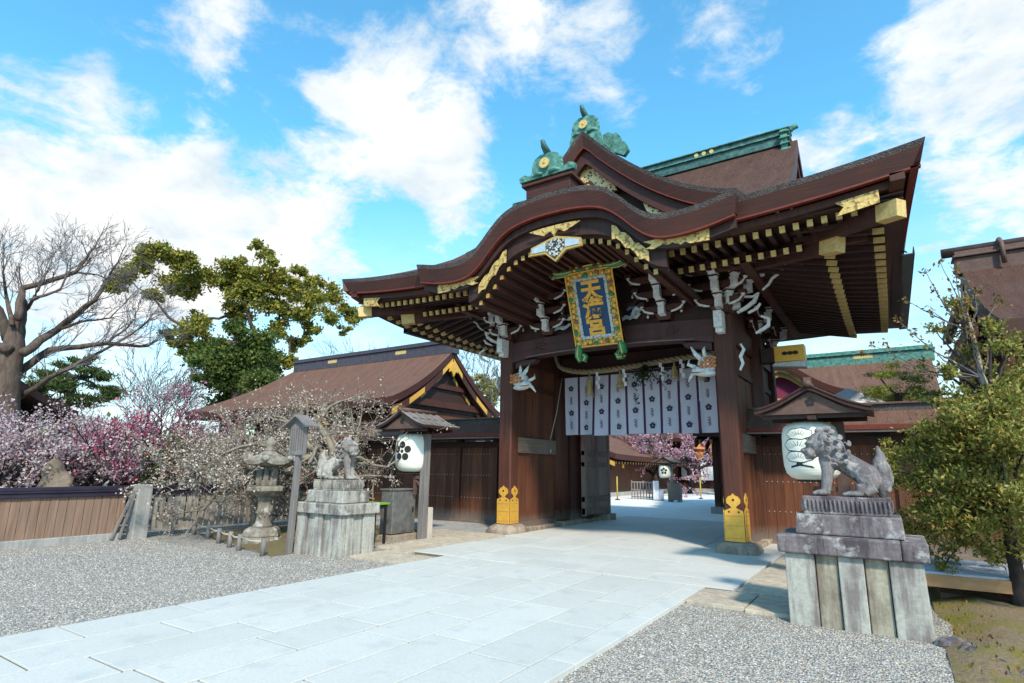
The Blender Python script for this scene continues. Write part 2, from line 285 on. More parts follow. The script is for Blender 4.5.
# ------------------------------------------------------------------ mesh helper
ORG = {}
class MB:
    def __init__(s): s.v = []; s.f = []; s.mi = []; s.mats = []; s.sm = []
    def m(s, name):
        if name not in s.mats: s.mats.append(name)
        return s.mats.index(name)
    def add(s, vs_, fs, mat, smooth=False):
        o = len(s.v); k = s.m(mat); s.v.extend(V(p) for p in vs_)
        for f in fs: s.f.append([i+o for i in f]); s.mi.append(k); s.sm.append(smooth)
        return s
    def hexa(s, p, mat): return s.add(p, [(0, 3, 2, 1), (4, 5, 6, 7), (0, 1, 5, 4), (1, 2, 6, 5), (2, 3, 7, 6), (3, 0, 4, 7)], mat)
    def box(s, a, b, mat, taper=0):
        x0, y0, z0 = a; x1, y1, z1 = b; t = taper
        return s.hexa([(x0-t, y0-t, z0), (x1+t, y0-t, z0), (x1+t, y1+t, z0), (x0-t, y1+t, z0), (x0, y0, z1), (x1, y0, z1), (x1, y1, z1), (x0, y1, z1)], mat)
    def cbox(s, c, d, mat, rz=0, taper=0):
        c = V(c); hx, hy, hz = d[0]/2, d[1]/2, d[2]/2; cs, sn = math.cos(rz), math.sin(rz); pts = []
        for z, t in ((-hz, taper), (hz, 0)):
            for x, y in ((-hx-t, -hy-t), (hx+t, -hy-t), (hx+t, hy+t), (-hx-t, hy+t)): pts.append(c+V((x*cs-y*sn, x*sn+y*cs, z)))
        return s.hexa(pts, mat)
    def bar(s, p0, p1, w, h, mat, upv=(0, 0, 1)):
        p0, p1 = V(p0), V(p1); d = (p1-p0).normalized(); sd = d.cross(V(upv)).normalized(); u = sd.cross(d); a, b = sd*w/2, u*h/2
        return s.hexa([p0-a-b, p0+a-b, p0+a+b, p0-a+b, p1-a-b, p1+a-b, p1+a+b, p1-a+b], mat)
    def tube(s, pts, rs, mat, n=6, smooth=True, cap=True):
        pts = [V(p) for p in pts]; vs_ = []; fs = []; ref = V((.31, .17, .93))
        for i, p in enumerate(pts):
            d = (pts[min(i+1, len(pts)-1)]-pts[max(i-1, 0)])
            d = d.normalized() if d.length > 1e-9 else V((0, 0, 1))
            if abs(d.dot(ref)) > .97: ref = V((.93, .31, .17))
            a = d.cross(ref).normalized(); b = d.cross(a); r = rs[i] if hasattr(rs, '__len__') else rs
            for k in range(n):
                t = 2*math.pi*k/n; vs_.append(p+a*math.cos(t)*r+b*math.sin(t)*r)
        for i in range(len(pts)-1):
            for k in range(n): fs.append((i*n+k, i*n+(k+1) % n, (i+1)*n+(k+1) % n, (i+1)*n+k))
        if cap and n > 3: fs.append(tuple(range(n))[::-1]); fs.append(tuple((len(pts)-1)*n+k for k in range(n)))
        return s.add(vs_, fs, mat, smooth)
    def lathe(s, prof, c, mat, n=20, smooth=True, rot=0, cap=True):
        c = V(c); vs_ = []; fs = []
        for r, z in prof:
            for k in range(n):
                t = 2*math.pi*k/n+rot; vs_.append(c+V((math.cos(t)*r, math.sin(t)*r, z)))
        for i in range(len(prof)-1):
            for k in range(n): fs.append((i*n+k, i*n+(k+1) % n, (i+1)*n+(k+1) % n, (i+1)*n+k))
        if cap: fs.append(tuple(range(n))[::-1]); fs.append(tuple((len(prof)-1)*n+k for k in range(n)))
        return s.add(vs_, fs, mat, smooth)
    def ell(s, c, r, mat, nu=12, nv=8, rot=None, smooth=True):
        c = V(c); r = (r, r, r) if isinstance(r, (int, float)) else r; vs_ = []; fs = []
        for j in range(1, nv):
            ph = math.pi*j/nv
            for i in range(nu):
                th = 2*math.pi*i/nu; p = V((r[0]*math.sin(ph)*math.cos(th), r[1]*math.sin(ph)*math.sin(th), r[2]*math.cos(ph)))
                vs_.append(c+(rot @ p if rot else p))
        top = V((0, 0, r[2])); bot = -top; vs_ += [c+(rot @ top if rot else top), c+(rot @ bot if rot else bot)]; a, b = len(vs_)-2, len(vs_)-1
        for j in range(nv-2):
            for i in range(nu): fs.append((j*nu+i, (j+1)*nu+i, (j+1)*nu+(i+1) % nu, j*nu+(i+1) % nu))
        for i in range(nu): fs.append((a, i, (i+1) % nu)); fs.append((b, (nv-2)*nu+(i+1) % nu, (nv-2)*nu+i))
        return s.add(vs_, fs, mat, smooth)
    def prism(s, poly, frame, depth, mat, mat_side=None):
        """poly: (u,v) outline, frame: (origin, U, V, N): extruded depth along N"""
        o, U, W, N = (V(q) for q in frame); n = len(poly); a = [o+U*u+W*v for u, v in poly]; b = [p+N*depth for p in a]
        s.add(a+b, [tuple(range(n))[::-1], tuple(range(n, 2*n))], mat)
        return s.add(a+b, [(i, (i+1) % n, n+(i+1) % n, n+i) for i in range(n)], mat_side or mat)
    def slab(s, ft, nu, nv, thick, mt, mb_=None, ms=None, fb=None, smooth=True, lip=None):
        fb = fb or (lambda u, v: V(ft(u, v))-V((0, 0, thick))); tp = []; bt = []
        for j in range(nv+1):
            for i in range(nu+1): tp.append(V(ft(i/nu, j/nv))); bt.append(V(fb(i/nu, j/nv)))
        w = nu+1; q = [(j*w+i, j*w+i+1, (j+1)*w+i+1, (j+1)*w+i) for j in range(nv) for i in range(nu)]
        s.add(tp, q, mt, smooth); s.add(bt, [f[::-1] for f in q], mb_ or mt, smooth)
        ring = [i for i in range(nu+1)]+[j*w+nu for j in range(1, nv+1)]+[nv*w+i for i in range(nu-1, -1, -1)]+[j*w for j in range(nv-1, 0, -1)]
        n = len(ring)
        if lip:                                     # weathered upper layer of the cut edge, with an uneven top
            md = [tp[i].lerp(bt[i], lip[0]) for i in ring]
            s.add([tp[i] for i in ring]+md, [(i, n+i, n+(i+1) % n, (i+1) % n) for i in range(n)], lip[1])
            return s.add(md+[bt[i] for i in ring], [(i, n+i, n+(i+1) % n, (i+1) % n) for i in range(n)], ms or mt)
        vs_ = [tp[i] for i in ring]+[bt[i] for i in ring]
        return s.add(vs_, [(i, n+i, n+(i+1) % n, (i+1) % n) for i in range(n)], ms or mt)
    def mesh(s, me, mtx, mat):
        return s.add([mtx @ v.co for v in me.vertices], [tuple(p.vertices) for p in me.polygons], mat)
    def leaf(s, p, size, mat, nrm=None, asp=.5):
        a = V((R.gauss(0, 1), R.gauss(0, 1), R.gauss(0, 1))).normalized()
        if nrm is not None: a = (a+V(nrm)).normalized()
        b = a.cross(V((R.gauss(0, 1), R.gauss(0, 1), R.gauss(0, 1)))).normalized(); p = V(p)
        n = len(s.v); k = s.m(mat); a = a*size*.5; b = b*size*asp*.5
        s.v.extend((p-a, p+b, p+a, p-b)); s.f.append([n, n+1, n+2, n+3]); s.mi.append(k); s.sm.append(False)
    def build(s, name, parent=None, org=None, bevel=0, remesh=0, smooth_it=0):
        me = bpy.data.meshes.new(name)
        o_ = V(ORG[parent.name]) if parent else V(org or (0, 0, 0))
        me.from_pydata([v-o_ for v in s.v], [], s.f)
        for k in s.mats: me.materials.append(M[k])
        me.polygons.foreach_set('material_index', s.mi); me.polygons.foreach_set('use_smooth', s.sm); me.update()
        ob = bpy.data.objects.new(name, me); COL.objects.link(ob)
        if parent: ob.parent = parent
        else: ob.location = o_
        ORG[ob.name] = tuple(o_)
        if remesh:
            r = ob.modifiers.new('skin', 'REMESH'); r.mode = 'VOXEL'; r.voxel_size = remesh; r.use_smooth_shade = True
            if smooth_it: q = ob.modifiers.new('soft', 'SMOOTH'); q.iterations = smooth_it; q.factor = .5
        if bevel:
            b = ob.modifiers.new('bevel', 'BEVEL'); b.width = bevel; b.segments = 2; b.limit_method = 'ANGLE'; b.angle_limit = rad(40)
        return ob
def tag(o, label=None, cat=None, group=None, kind=None):
    if label: o['label'] = label
    if cat: o['category'] = cat
    if group: o['group'] = group
    if kind: o['kind'] = kind
    return o
def thing(name, loc, label, cat, group=None):
    o = bpy.data.objects.new(name, None); o.empty_display_size = .3; COL.objects.link(o); o.location = loc; ORG[o.name] = tuple(loc)
    return tag(o, label, cat, group)
def copy_tree(o, parent=None):
    c = o.copy(); COL.objects.link(c)
    if parent: c.parent = parent
    for ch in o.children: copy_tree(ch, c)
    return c
def circle(n, r, c=(0, 0), rot=0): return [(c[0]+r*math.cos(rot+2*math.pi*k/n), c[1]+r*math.sin(rot+2*math.pi*k/n)) for k in range(n)]
def interp(tab, x):
    """smooth curve through the points of tab"""
    if x <= tab[0][0]: return tab[0][1]
    if x >= tab[-1][0]: return tab[-1][1]
    for i in range(len(tab)-1):
        if tab[i][0] <= x <= tab[i+1][0]:
            x1, y1 = tab[i]; x2, y2 = tab[i+1]; y0 = tab[i-1][1] if i else y1-(y2-y1)*0; y3 = tab[i+2][1] if i+2 < len(tab) else y2
            x0 = tab[i-1][0] if i else x1-(x2-x1); x3 = tab[i+2][0] if i+2 < len(tab) else x2+(x2-x1)
            t = (x-x1)/(x2-x1); d1 = (y2-y0)/(x2-x0)*(x2-x1); d2 = (y3-y1)/(x3-x1)*(x2-x1)
            return (2*t**3-3*t**2+1)*y1+(t**3-2*t**2+t)*d1+(-2*t**3+3*t**2)*y2+(t**3-t**2)*d2
XA, YA, ZA = V((1, 0, 0)), V((0, 1, 0)), V((0, 0, 1))
#==PART2==
# ------------------------------------------------------------------ ground and paving
CX, FY, MY, RYC = -5.64, 12.8, 15.5, 15.4       # gate axis, front pillar row, door row, roof centre
HS = 2.83                                        # half the span between pillars
def sheet(name, x0, y0, x1, y1, z, mat):
    b = MB(); b.add([(x0, y0, z), (x1, y0, z), (x1, y1, z), (x0, y1, z)], [(0, 1, 2, 3)], mat); return tag(b.build(name), kind='structure')
sheet('ground', -600, -300, 600, 900, -.012, 'gravel')
sheet('courtyard_sand', -40, 19.2, 40, 140, .006, 'sand')
def pav():
    b = MB(); x0, x1 = -7.22, -2.72; rr = random.Random(4)
    n = 7; w = (x1-x0)/n
    for i in range(n):
        y = -3-rr.random()*1.2; xa, xb = x0+i*w, x0+(i+1)*w
        while y < 8.75:
            L = rr.uniform(.95, 1.7); y2 = min(y+L, 8.8)
            if 8.8-y2 < .4: y2 = 8.8
            j = .011; d = rr.uniform(-.002, .003)
            b.box((xa+j, y+j, -.06), (xb-j, y2-j, .03+d), 'paving'); y = y2
    y = -3.2                                      # long border stones on the right
    while y < 8.8:
        y2 = min(y+rr.uniform(1.3, 1.9), 8.8); b.box((x1+.005, y+.004, -.06), (-2.43, y2-.004, .034), 'paving'); y = y2
    y = 8.805                                     # larger slabs in front of and under the gate
    for k, h in enumerate((.62, 1.35, 1.35, 1.3, 1.3, 1.3, 1.3, 1.3, 1.3)):
        xs = [-8.0 if y < 12 else -8.1]
        while xs[-1] < -2.05: xs.append(min(xs[-1]+rr.uniform(.95, 1.25), -2.04))
        if xs[-1]-xs[-2] < .4: xs.pop(-2)
        for a, c in zip(xs, xs[1:]): b.box((a+.004, y+.004, -.06), (c-.004, y+h-.004, .04+rr.uniform(-.002, .002)), 'paving')
        y += h
    o = b.build('stone_path', bevel=.006); tag(o, kind='structure')
    j = MB(); j.box((x0+.01, -3, -.05), (-2.44, 8.8, .016), 'soil'); j.box((-7.98, 8.8, -.05), (-2.06, 19.3, .022), 'soil'); tag(j.build('path_joints'), kind='structure')
    a = MB(); rr = random.Random(9)               # sandstone apron both sides of the path end
    for bx in (((-2.40, 7.80), (-1.70, 8.72)), ((-1.68, 7.74), (-1.16, 8.66)), ((-2.0, 8.85), (-.9, 9.85)), ((-2.0, 9.88), (-1.0, 11.0)), ((-.97, 9.88), (.2, 11.0)), ((-2.0, 11.03), (.3, 12.2)), ((-2.0, 12.23), (3.5, 14.4)), ((-.87, 8.9), (.15, 9.85))):
        a.box((*bx[0], -.06), (*bx[1], .03+rr.uniform(-.004, .006)), 'sand_stone')
    for bx in (((-8.6, 7.7), (-7.28, 8.5)), ((-8.55, 8.53), (-8.05, 9.7)), ((-9.2, 8.9), (-8.58, 9.9)), ((-9.25, 9.93), (-8.1, 11.0)), ((-9.0, 11.03), (-8.15, 12.3)), ((-10.4, 11.03), (-9.03, 12.3))):
        a.box((*bx[0], -.06), (*bx[1], .028+rr.uniform(-.004, .006)), 'sand_stone')
    for k in range(6): a.box((-15+k*1.1, 12.33, -.06), (-13.92+k*1.1, 14.3, .032), 'concrete')
    tag(a.build('stone_apron', bevel=.008), kind='structure')
pav()
def bed():
    b = MB()
    def f(u, v):
        x = -14.3+u*4.5; y = 7.9-u*1.0+v*(4.3+u*.9); e = min(u, v, 1-v, 1-u)
        return V((x, y, -.01+.09*min(1, e*6)+.03*mnoise.noise((x*1.3, y*1.3, 0))))
    b.slab(f, 26, 26, .1, 'soil'); tag(b.build('planting_bed'), kind='structure')
    b = MB()
    def g(u, v):
        x = .24+u*5; y = 6.2+v*6.5+(u-.2)*-.6; e = min(u*2, v, 1-v)
        return V((x, y, -.02+.12*min(1, e*5)+.05*mnoise.noise((x*1.1, y*1.1, 3))+.02*mnoise.noise((x*5, y*5, 3))))
    b.slab(g, 40, 50, .1, 'moss'); tag(b.build('mossy_ground'), kind='structure')
bed()

# ------------------------------------------------------------------ the gate
gate = thing('shrine_gate', (CX, RYC, 0), 'large dark wooden shrine gate with curved bark roof, gold fittings and white tipped brackets', 'gate')
HW, HD, GW = 6.60, 5.4, 4.45                      # roof half width, half depth, half width at the gable
def prof(d): return .42*d+.0545*d*d
def e_front(x): s = abs(x)/HW; return 6.36+.34*s**3
def e_side(t): return 6.10+.60*abs(t/HD)**3
def topf(x, d):
    f = max(0, 1-d/3.2); base = e_front(x); return (6.36+(base-6.36)*f)+prof(d)
def flare(t): return -.30*(1-abs(t)**2.5)         # the side eaves bow in between the corners
def gate_roof():
    TH = .36; LIP = (.26, 'roof_bark_grey')
    for sy, nm in ((-1, 'front'), (1, 'rear')):
        b = MB()
        P = lambda x, d: V((CX+x, RYC+sy*(HD-d), topf(x, d)))
        def bot(x, d, x0): return V((CX+x0, RYC+sy*(HD-d-.10*(1-min(1, d/1.2))), topf(x, d)-TH))
        n = 30
        cuts = ((-GW, -2.25, 0), (-2.25, 2.45, 2.45), (2.45, GW, 0)) if sy < 0 else ((-GW, GW, 0),)
        for xa, xb, d0 in cuts:
            b.slab(lambda u, v: P(xa+(xb-xa)*u, d0+v*(HD-d0)), n, 18, TH, 'roof_bark', 'roof_edge_red', 'roof_edge_red', fb=lambda u, v: bot(xa+(xb-xa)*u, d0+v*(HD-d0), xa+(xb-xa)*u), lip=LIP)
        for sx in (-1, 1):
            def q(u, v): x = sx*(GW+(HW-GW)*u); d = v*(HW-abs(x)); return x, d
            b.slab(lambda u, v: P(*q(u, v)), 12, 6, TH, 'roof_bark', 'roof_edge_red', 'roof_edge_red',
                   fb=lambda u, v: bot(*q(u, v), (q(u, v)[0])-sx*.10*max(0, (u-.8)/.2)), lip=LIP)
        b.build('bark_roof_slope', gate)
    for sx in (-1, 1):
        b = MB()
        def S(u, v):
            dx = v*(HW-GW); half = HD-dx; t = -half+2*half*u; z = e_side(t*HD/half if half else 0)*(1-v)+v*(6.36+prof(HW-GW)) ; z = e_side(t*HD/half)+ (prof(dx)-.0)*(6.36+prof(HW-GW)-6.10)/prof(HW-GW) if v > 0 else e_side(t*HD/half)
            lift = .60*abs(t/half)**3; z = 6.10+lift*(1-v)**2+prof(dx)/prof(HW-GW)*(6.36+prof(HW-GW)-6.10)
            return V((CX+sx*(HW-dx+flare(t/half)*(1-v)), RYC+t, z))
        def Sb(u, v):
            p = S(u, v); return V((p.x-sx*.10*(1-v), p.y, p.z-TH))
        b.slab(S, 36, 6, TH, 'roof_bark', 'roof_edge_red', 'roof_edge_red', fb=Sb, lip=LIP); b.build('bark_roof_slope', gate)
        # triangular gable with bargeboards
        g = MB(); xg = CX+sx*(GW-.35); zb = 6.36+prof(HW-GW)-.4
        pts = []
        for k in range(21):
            t = -1+k/10; d = HD*(1-abs(t)); pts.append((t*HD, topf(0, d)-.34))
        pts = [(y, z) for y, z in pts if z > zb]; poly = [(pts[0][0], zb)]+pts+[(pts[-1][0], zb)]
        g.prism(poly, ((xg, RYC, 0), YA, ZA, XA), -sx*.12, 'dark_wood'); g.build('gable_board', gate)
        for sy in (-1, 1):
            g = MB()
            for k in range(12):
                d0 = 1.9+(HD-1.9)*k/12; d1 = 1.9+(HD-1.9)*(k+1)/12; x = CX+sx*(GW-.12)
                g.hexa([(x-.07, RYC+sy*(HD-d0), topf(0, d0)-.72), (x+.07, RYC+sy*(HD-d0), topf(0, d0)-.72), (x+.07, RYC+sy*(HD-d1), topf(0, d1)-.74), (x-.07, RYC+sy*(HD-d1), topf(0, d1)-.74),
                        (x-.07, RYC+sy*(HD-d0), topf(0, d0)-.37), (x+.07, RYC+sy*(HD-d0), topf(0, d0)-.37), (x+.07, RYC+sy*(HD-d1), topf(0, d1)-.37), (x-.07, RYC+sy*(HD-d1), topf(0, d1)-.37)], 'gate_wood')
            g.build('bargeboard', gate)
    # copper ridge
    zr = topf(0, HD)
    b = MB(); x0, x1 = CX-GW+.28, CX+GW-.28
    b.box((x0+.1, RYC-.22, zr-.14), (x1-.1, RYC+.22, zr+.10), 'copper_dark'); b.box((x0, RYC-.28, zr+.103), (x1, RYC+.28, zr+.14), 'copper_green')
    b.box((x0+.05, RYC-.22, zr+.143), (x1-.05, RYC+.22, zr+.28), 'copper_dark'); b.box((x0-.15, RYC-.28, zr+.283), (x1+.15, RYC+.28, zr+.32), 'copper_green')
    b.tube([(x0-.2, RYC, zr+.34), (x1+.2, RYC, zr+.34)], .07, 'copper_green', 10)
    rdg = b.build('ridge', gate, bevel=.012)
    for xx in (CX-1.6, CX+2.1):
        b = MB()
        # three crests side by side on the ridge face
        for k in (-.30, 0, .30): b = MB(); b.prism(circle(10, .06, (k*.7, 0)), ((xx, RYC-.225, zr+.21), XA, ZA, -YA), .03, 'gold_pale'); b.build('ridge_crest', rdg)
    for sx in (-1, 1):
        b = MB(); xe = CX+sx*(GW-.36)
        b.prism([(-.34, -.45), (.34, -.45), (.36, .05), (.28, .25), (.16, .32), (-.16, .32), (-.28, .25), (-.36, .05)], ((xe, RYC, zr), YA, ZA, XA), sx*.16, 'copper_green')
        for k in range(4): b.box((xe-.02, RYC-.41, zr-.40+k*.17), (xe+.2*sx+.02 if sx > 0 else xe+.02, RYC+.41, zr-.36+k*.17), 'copper_green') if sx > 0 else b.box((xe-.2, RYC-.41, zr-.40+k*.17), (xe+.02, RYC+.41, zr-.36+k*.17), 'copper_green')
        b.tube([(xe, RYC, zr+.35), (xe+sx*.25, RYC, zr+.37), (xe+sx*.40, RYC, zr+.41)], [.08, .075, .08], 'copper_green', 10); b.build('ridge_end_ornament', gate, bevel=.01)
gate_roof()
KP = [(0, 7.42), (.5, 7.40), (.95, 7.32), (1.25, 7.19), (1.55, 6.94), (1.8, 6.68), (2.05, 6.47), (2.3, 6.36), (2.7, 6.33), (3.2, 6.38), (3.75, 6.49)]
KX = CX+.12
def kz(x): return interp(KP, abs(x))
def eave_rings():
    # curved front gable eave (karahafu): thick cut bark, extruded back into the main slope
    W = 3.75; Y0 = 9.78
    b = MB(); y1 = lambda x: 13.2
    b.slab(lambda u, v: V((KX-W+2*W*u, Y0+v*3.3, kz(-W+2*W*u)+(.10*v if abs(-W+2*W*u) < 2 else .9*v))), 72, 8, .42, 'roof_bark_grey', 'dark_wood', 'roof_edge_red', lip=(.24, 'roof_bark_grey'),
           fb=lambda u, v: V((KX+(-W+2*W*u)*(1-.02*(1-v)), Y0+.10*(1-v)+v*3.3, kz(-W+2*W*u)-.42+(.10*v if abs(-W+2*W*u) < 2 else .9*v))))
    b.build('curved_gable_roof', gate)
    def strip(x0, x1, n, zf, y, z0, z1, dy, mat, b):
        for k in range(n):
            a, c = x0+(x1-x0)*k/n, x0+(x1-x0)*(k+1)/n
            b.hexa([(a, y, zf(a)+z0), (c, y, zf(c)+z0), (c, y+dy, zf(c)+z0), (a, y+dy, zf(a)+z0), (a, y, zf(a)+z1), (c, y, zf(c)+z1), (c, y+dy, zf(c)+z1), (a, y+dy, zf(a)+z1)], mat)
    kk = lambda x: kz(x-KX)
    b = MB(); strip(KX-W+.08, KX+W-.08, 70, kk, Y0+.085, -.455, -.418, .10, 'vermilion', b); b.build('red_edge_strip', gate)
    b = MB(); strip(KX-W+.1, KX+W-.1, 70, kk, Y0+.22, -.62, -.457, .14, 'dark_wood', b); strip(KX-2.35, KX+2.35, 50, kk, Y0+.34, -.95, -.615, .14, 'dark_wood', b); b.build('curved_bargeboard', gate)  # darker than the gate timber: shadow under the arch put into the colour
    ef = lambda x: e_front(x-CX)
    for sx in (-1, 1):
        b = MB(); xa, xb = CX+sx*3.6, CX+sx*(HW-.10); x0, x1 = min(xa, xb), max(xa, xb)
        strip(x0, x1, 24, ef, RYC-HD+.10, -.395, -.358, .1, 'vermilion', b)
        b.build('red_edge_strip', gate)
        b = MB(); strip(x0+(.3 if sx < 0 else 0), x1-(.3 if sx > 0 else 0), 24, ef, RYC-HD+.26, -.53, -.397, .2, 'gate_wood', b); b.build('eave_fascia', gate)
        b = MB(); n = 40
        for k in range(n):
            t0 = -HD+.1+(2*HD-.2)*k/n; t1 = -HD+.1+(2*HD-.2)*(k+1)/n; xx = CX+sx*(HW-.12); w = -sx*.10; f0, f1 = sx*flare(t0/HD), sx*flare(t1/HD)
            for z0, z1, ww, m_ in ((-.395, -.358, w, 'vermilion'),):
                p = [(xx, RYC+t0, e_side(t0)+z0), (xx+ww, RYC+t0, e_side(t0)+z0), (xx+ww, RYC+t1, e_side(t1)+z0), (xx, RYC+t1, e_side(t1)+z0), (xx, RYC+t0, e_side(t0)+z1), (xx+ww, RYC+t0, e_side(t0)+z1), (xx+ww, RYC+t1, e_side(t1)+z1), (xx, RYC+t1, e_side(t1)+z1)]
                b.hexa([(q[0]+(f0 if i % 4 < 2 else f1), q[1], q[2]) for i, q in enumerate(p)], m_)
            xx2 = CX+sx*(HW-.3)
            p = [(xx2, RYC+t0, e_side(t0)-.53), (xx2+2*w, RYC+t0, e_side(t0)-.53), (xx2+2*w, RYC+t1, e_side(t1)-.53), (xx2, RYC+t1, e_side(t1)-.53), (xx2, RYC+t0, e_side(t0)-.397), (xx2+2*w, RYC+t0, e_side(t0)-.397), (xx2+2*w, RYC+t1, e_side(t1)-.397), (xx2, RYC+t1, e_side(t1)-.397)]
            b.hexa([(q[0]+(f0 if i % 4 < 2 else f1), q[1], q[2]) for i, q in enumerate(p)], 'gate_wood')
        b.build('eave_fascia', gate)
        b = MB(); xg = CX+sx*(HW-.30)              # rain gutter under the side eave
        b.box((xg-.09, 12.3, 5.60), (xg+.09, 19.0, 5.62), 'gutter_metal'); b.box((xg-.10, 12.3, 5.60), (xg-.085, 19.0, 5.74), 'gutter_metal'); b.box((xg+.085, 12.3, 5.60), (xg+.10, 19.0, 5.74), 'gutter_metal')
        for k in range(6): b.tube([(xg, 12.6+k*1.2, 5.74), (xg-sx*.1, 12.6+k*1.2, 5.84), (xg-sx*.25, 12.6+k*1.2, 5.80)], .015, 'black', 5)
        b.build('rain_gutter', gate)
    # gold fittings of the bargeboards
    def plate(poly, y, z0, name='gold_plate'):
        b = MB(); b.prism(poly, ((0, y, z0), XA, ZA, -YA), .02, 'gold_plate_metal'); b.build(name, gate)
    for sx in (-1, 1):
        x = KX+sx*2.62; yb = RYC-HD+.24
        L = [(-.64, -.05), (-.55, -.03), (-.50, .02), (-.56, .05), (-.66, .10), (.58, .12), (.57, -.12), (.22, -.11), (.14, -.06), (.05, -.10), (-.04, -.06), (-.10, -.02), (-.2, -.06), (-.28, -.02), (-.38, -.05), (-.46, -.08)]
        if sx < 0: L = [(-u, v) for u, v in L][::-1]
        plate([(x+u, v) for u, v in L], Y0+.215, 5.83)
        pts = []
        for k in range(9): s_ = 1.28+.75*k/8; pts.append((KX+sx*s_, kz(s_)-.70+.04*math.sin(k*2.2)))
        for k in range(8, -1, -1): s_ = 1.28+.75*k/8; pts.append((KX+sx*s_, kz(s_)-.96-.05*math.cos(k*2.1)))
        plate(pts if sx > 0 else pts[::-1], Y0+.295, 0)
    pts = [(KX+.62*u, kz(.62*u)-.69) for u in [-1+k/6 for k in range(13)]]+[(KX+u, 6.52+v) for u, v in ((.45, .1), (.25, .02), (.1, .1), (0, -.04), (-.1, .1), (-.25, .02), (-.45, .1))]
    plate(pts[::-1], Y0+.215, 0)
    # painted pendant under the apex
    b = MB(); ch = [(-.62, .02), (-.60, .20), (0, .36), (.60, .20), (.62, .02), (.25, .0), (0, -.22), (-.25, .0)]
    b.prism([(KX+.02+u, 6.13+v) for u, v in ch][::-1], ((0, Y0+.27, 0), XA, ZA, -YA), .06, 'gold_dull')
    for sx in (-1, 1):
        q = [(KX+.02+sx*u, 6.13+v) for u, v in ((.24, .06), (.57, .06), (.56, .17), (.24, .25))]; b.prism(q if sx < 0 else q[::-1], ((0, Y0+.209, 0), XA, ZA, -YA), .012, 'pale_blue')
    b.prism([(KX+.02+u, 6.13+v) for u, v in ((-.22, .06), (-.22, .24), (0, .30), (.22, .24), (.22, .06), (0, -.16))][::-1], ((0, Y0+.209, 0), XA, ZA, -YA), .014, 'scroll_black_white'); b.build('gable_pendant', gate)
    # little rafters that follow the arch
    for k in range(-11, 12):
        x = k*.19; s_ = abs(x)
        if s_ < .1: continue
        z = kz(x)-1.06; b = MB(); b.box((KX+x-.04, Y0+.48, z-.05), (KX+x+.04, 12.9, z+.05), 'gate_wood'); b.box((KX+x-.042, Y0+.46, z-.052), (KX+x+.042, Y0+.482, z+.052), 'gold_dull'); b.build('arch_rafter', gate)
    b = MB(); strip(KX-2.35, KX+2.35, 40, kk, Y0+.45, -.995, -.93, 3.0, 'dark_wood', b); b.build('arch_ceiling', gate)
    # box ridge of the curved gable and its copper ogre tile
    b = MB(); b.cbox((KX-.06, 10.9, 7.55), (1.08, 2.2, .26), 'roof_edge_red'); b.cbox((KX-.06, 10.88, 7.71), (1.24, 2.3, .06), 'gate_wood'); b.cbox((KX-.06, 10.9, 7.78), (1.0, 2.2, .08), 'roof_edge_red'); b.build('gable_ridge_box', gate, bevel=.01)
def ogre(c, s, y, parent, arms=True):
    b = MB(); X, Z = c
    pts = [(-.95, 0), (-.98, .16), (-.80, .24), (-.62, .15), (-.52, .18), (-.50, .45), (-.40, .66), (-.2, .76), (.2, .76), (.40, .66), (.50, .45), (.52, .18), (.62, .15), (.80, .24), (.98, .16), (.95, 0)]
    if not arms: pts = [(-.62, -.62), (-.60, -.1), (-.52, .18)]+pts[5:11]+[(.52, .18), (.60, -.1), (.62, -.62), (.3, -.2), (0, .02), (-.3, -.2)]
    b.prism([(X+u*s, Z+v*s) for u, v in pts][::-1], ((0, y, 0), XA, ZA, -YA), .18*s, 'copper_green')
    for sx in (-1, 1):
        if arms: b.ell((X+sx*.83*s, y-.1*s, Z+.12*s), (.15*s, .10*s, .10*s), 'copper_green', 10, 6)
        for k in range(3): b.ell((X+sx*(.42+.03*k)*s, y-.10*s, Z+(.55-.16*k)*s), (.10*s, .05*s, .10*s), 'copper_green', 8, 6)
    b.ell((X, y-.08*s, Z+.38*s), (.40*s, .12*s, .36*s), 'copper_green', 14, 8)
    b.tube([(X, y+.1, Z+.72*s), (X, y-.08*s, Z+.82*s), (X, y-.30*s, Z+.94*s), (X, y-.42*s, Z+1.10*s)], [.14*s, .12*s, .10*s, .06*s], 'copper_dark', 10)
    for sx in (-1, 1): b.tube([(X+sx*.5*s, y-.12*s, Z+.08*s), (X+sx*.33*s, y-.2*s, Z+.14*s), (X+sx*.12*s, y-.24*s, Z+.07*s)], [.06*s, .07*s, .05*s], 'copper_green', 8)
    o = b.build('ogre_tile', parent)
    g = MB(); g.prism(circle(14, .17*s, (X, Z+.38*s)), ((0, y-.265*s, 0), XA, ZA, -YA), .03, 'gold_pale'); g.ell((X, y-.30*s, Z+.38*s), (.06*s, .02, .06*s), 'gold_dull', 8, 5); g.build('crest', o)
eave_rings()
ogre((KX-.06, 7.80), .70, 9.86, gate)
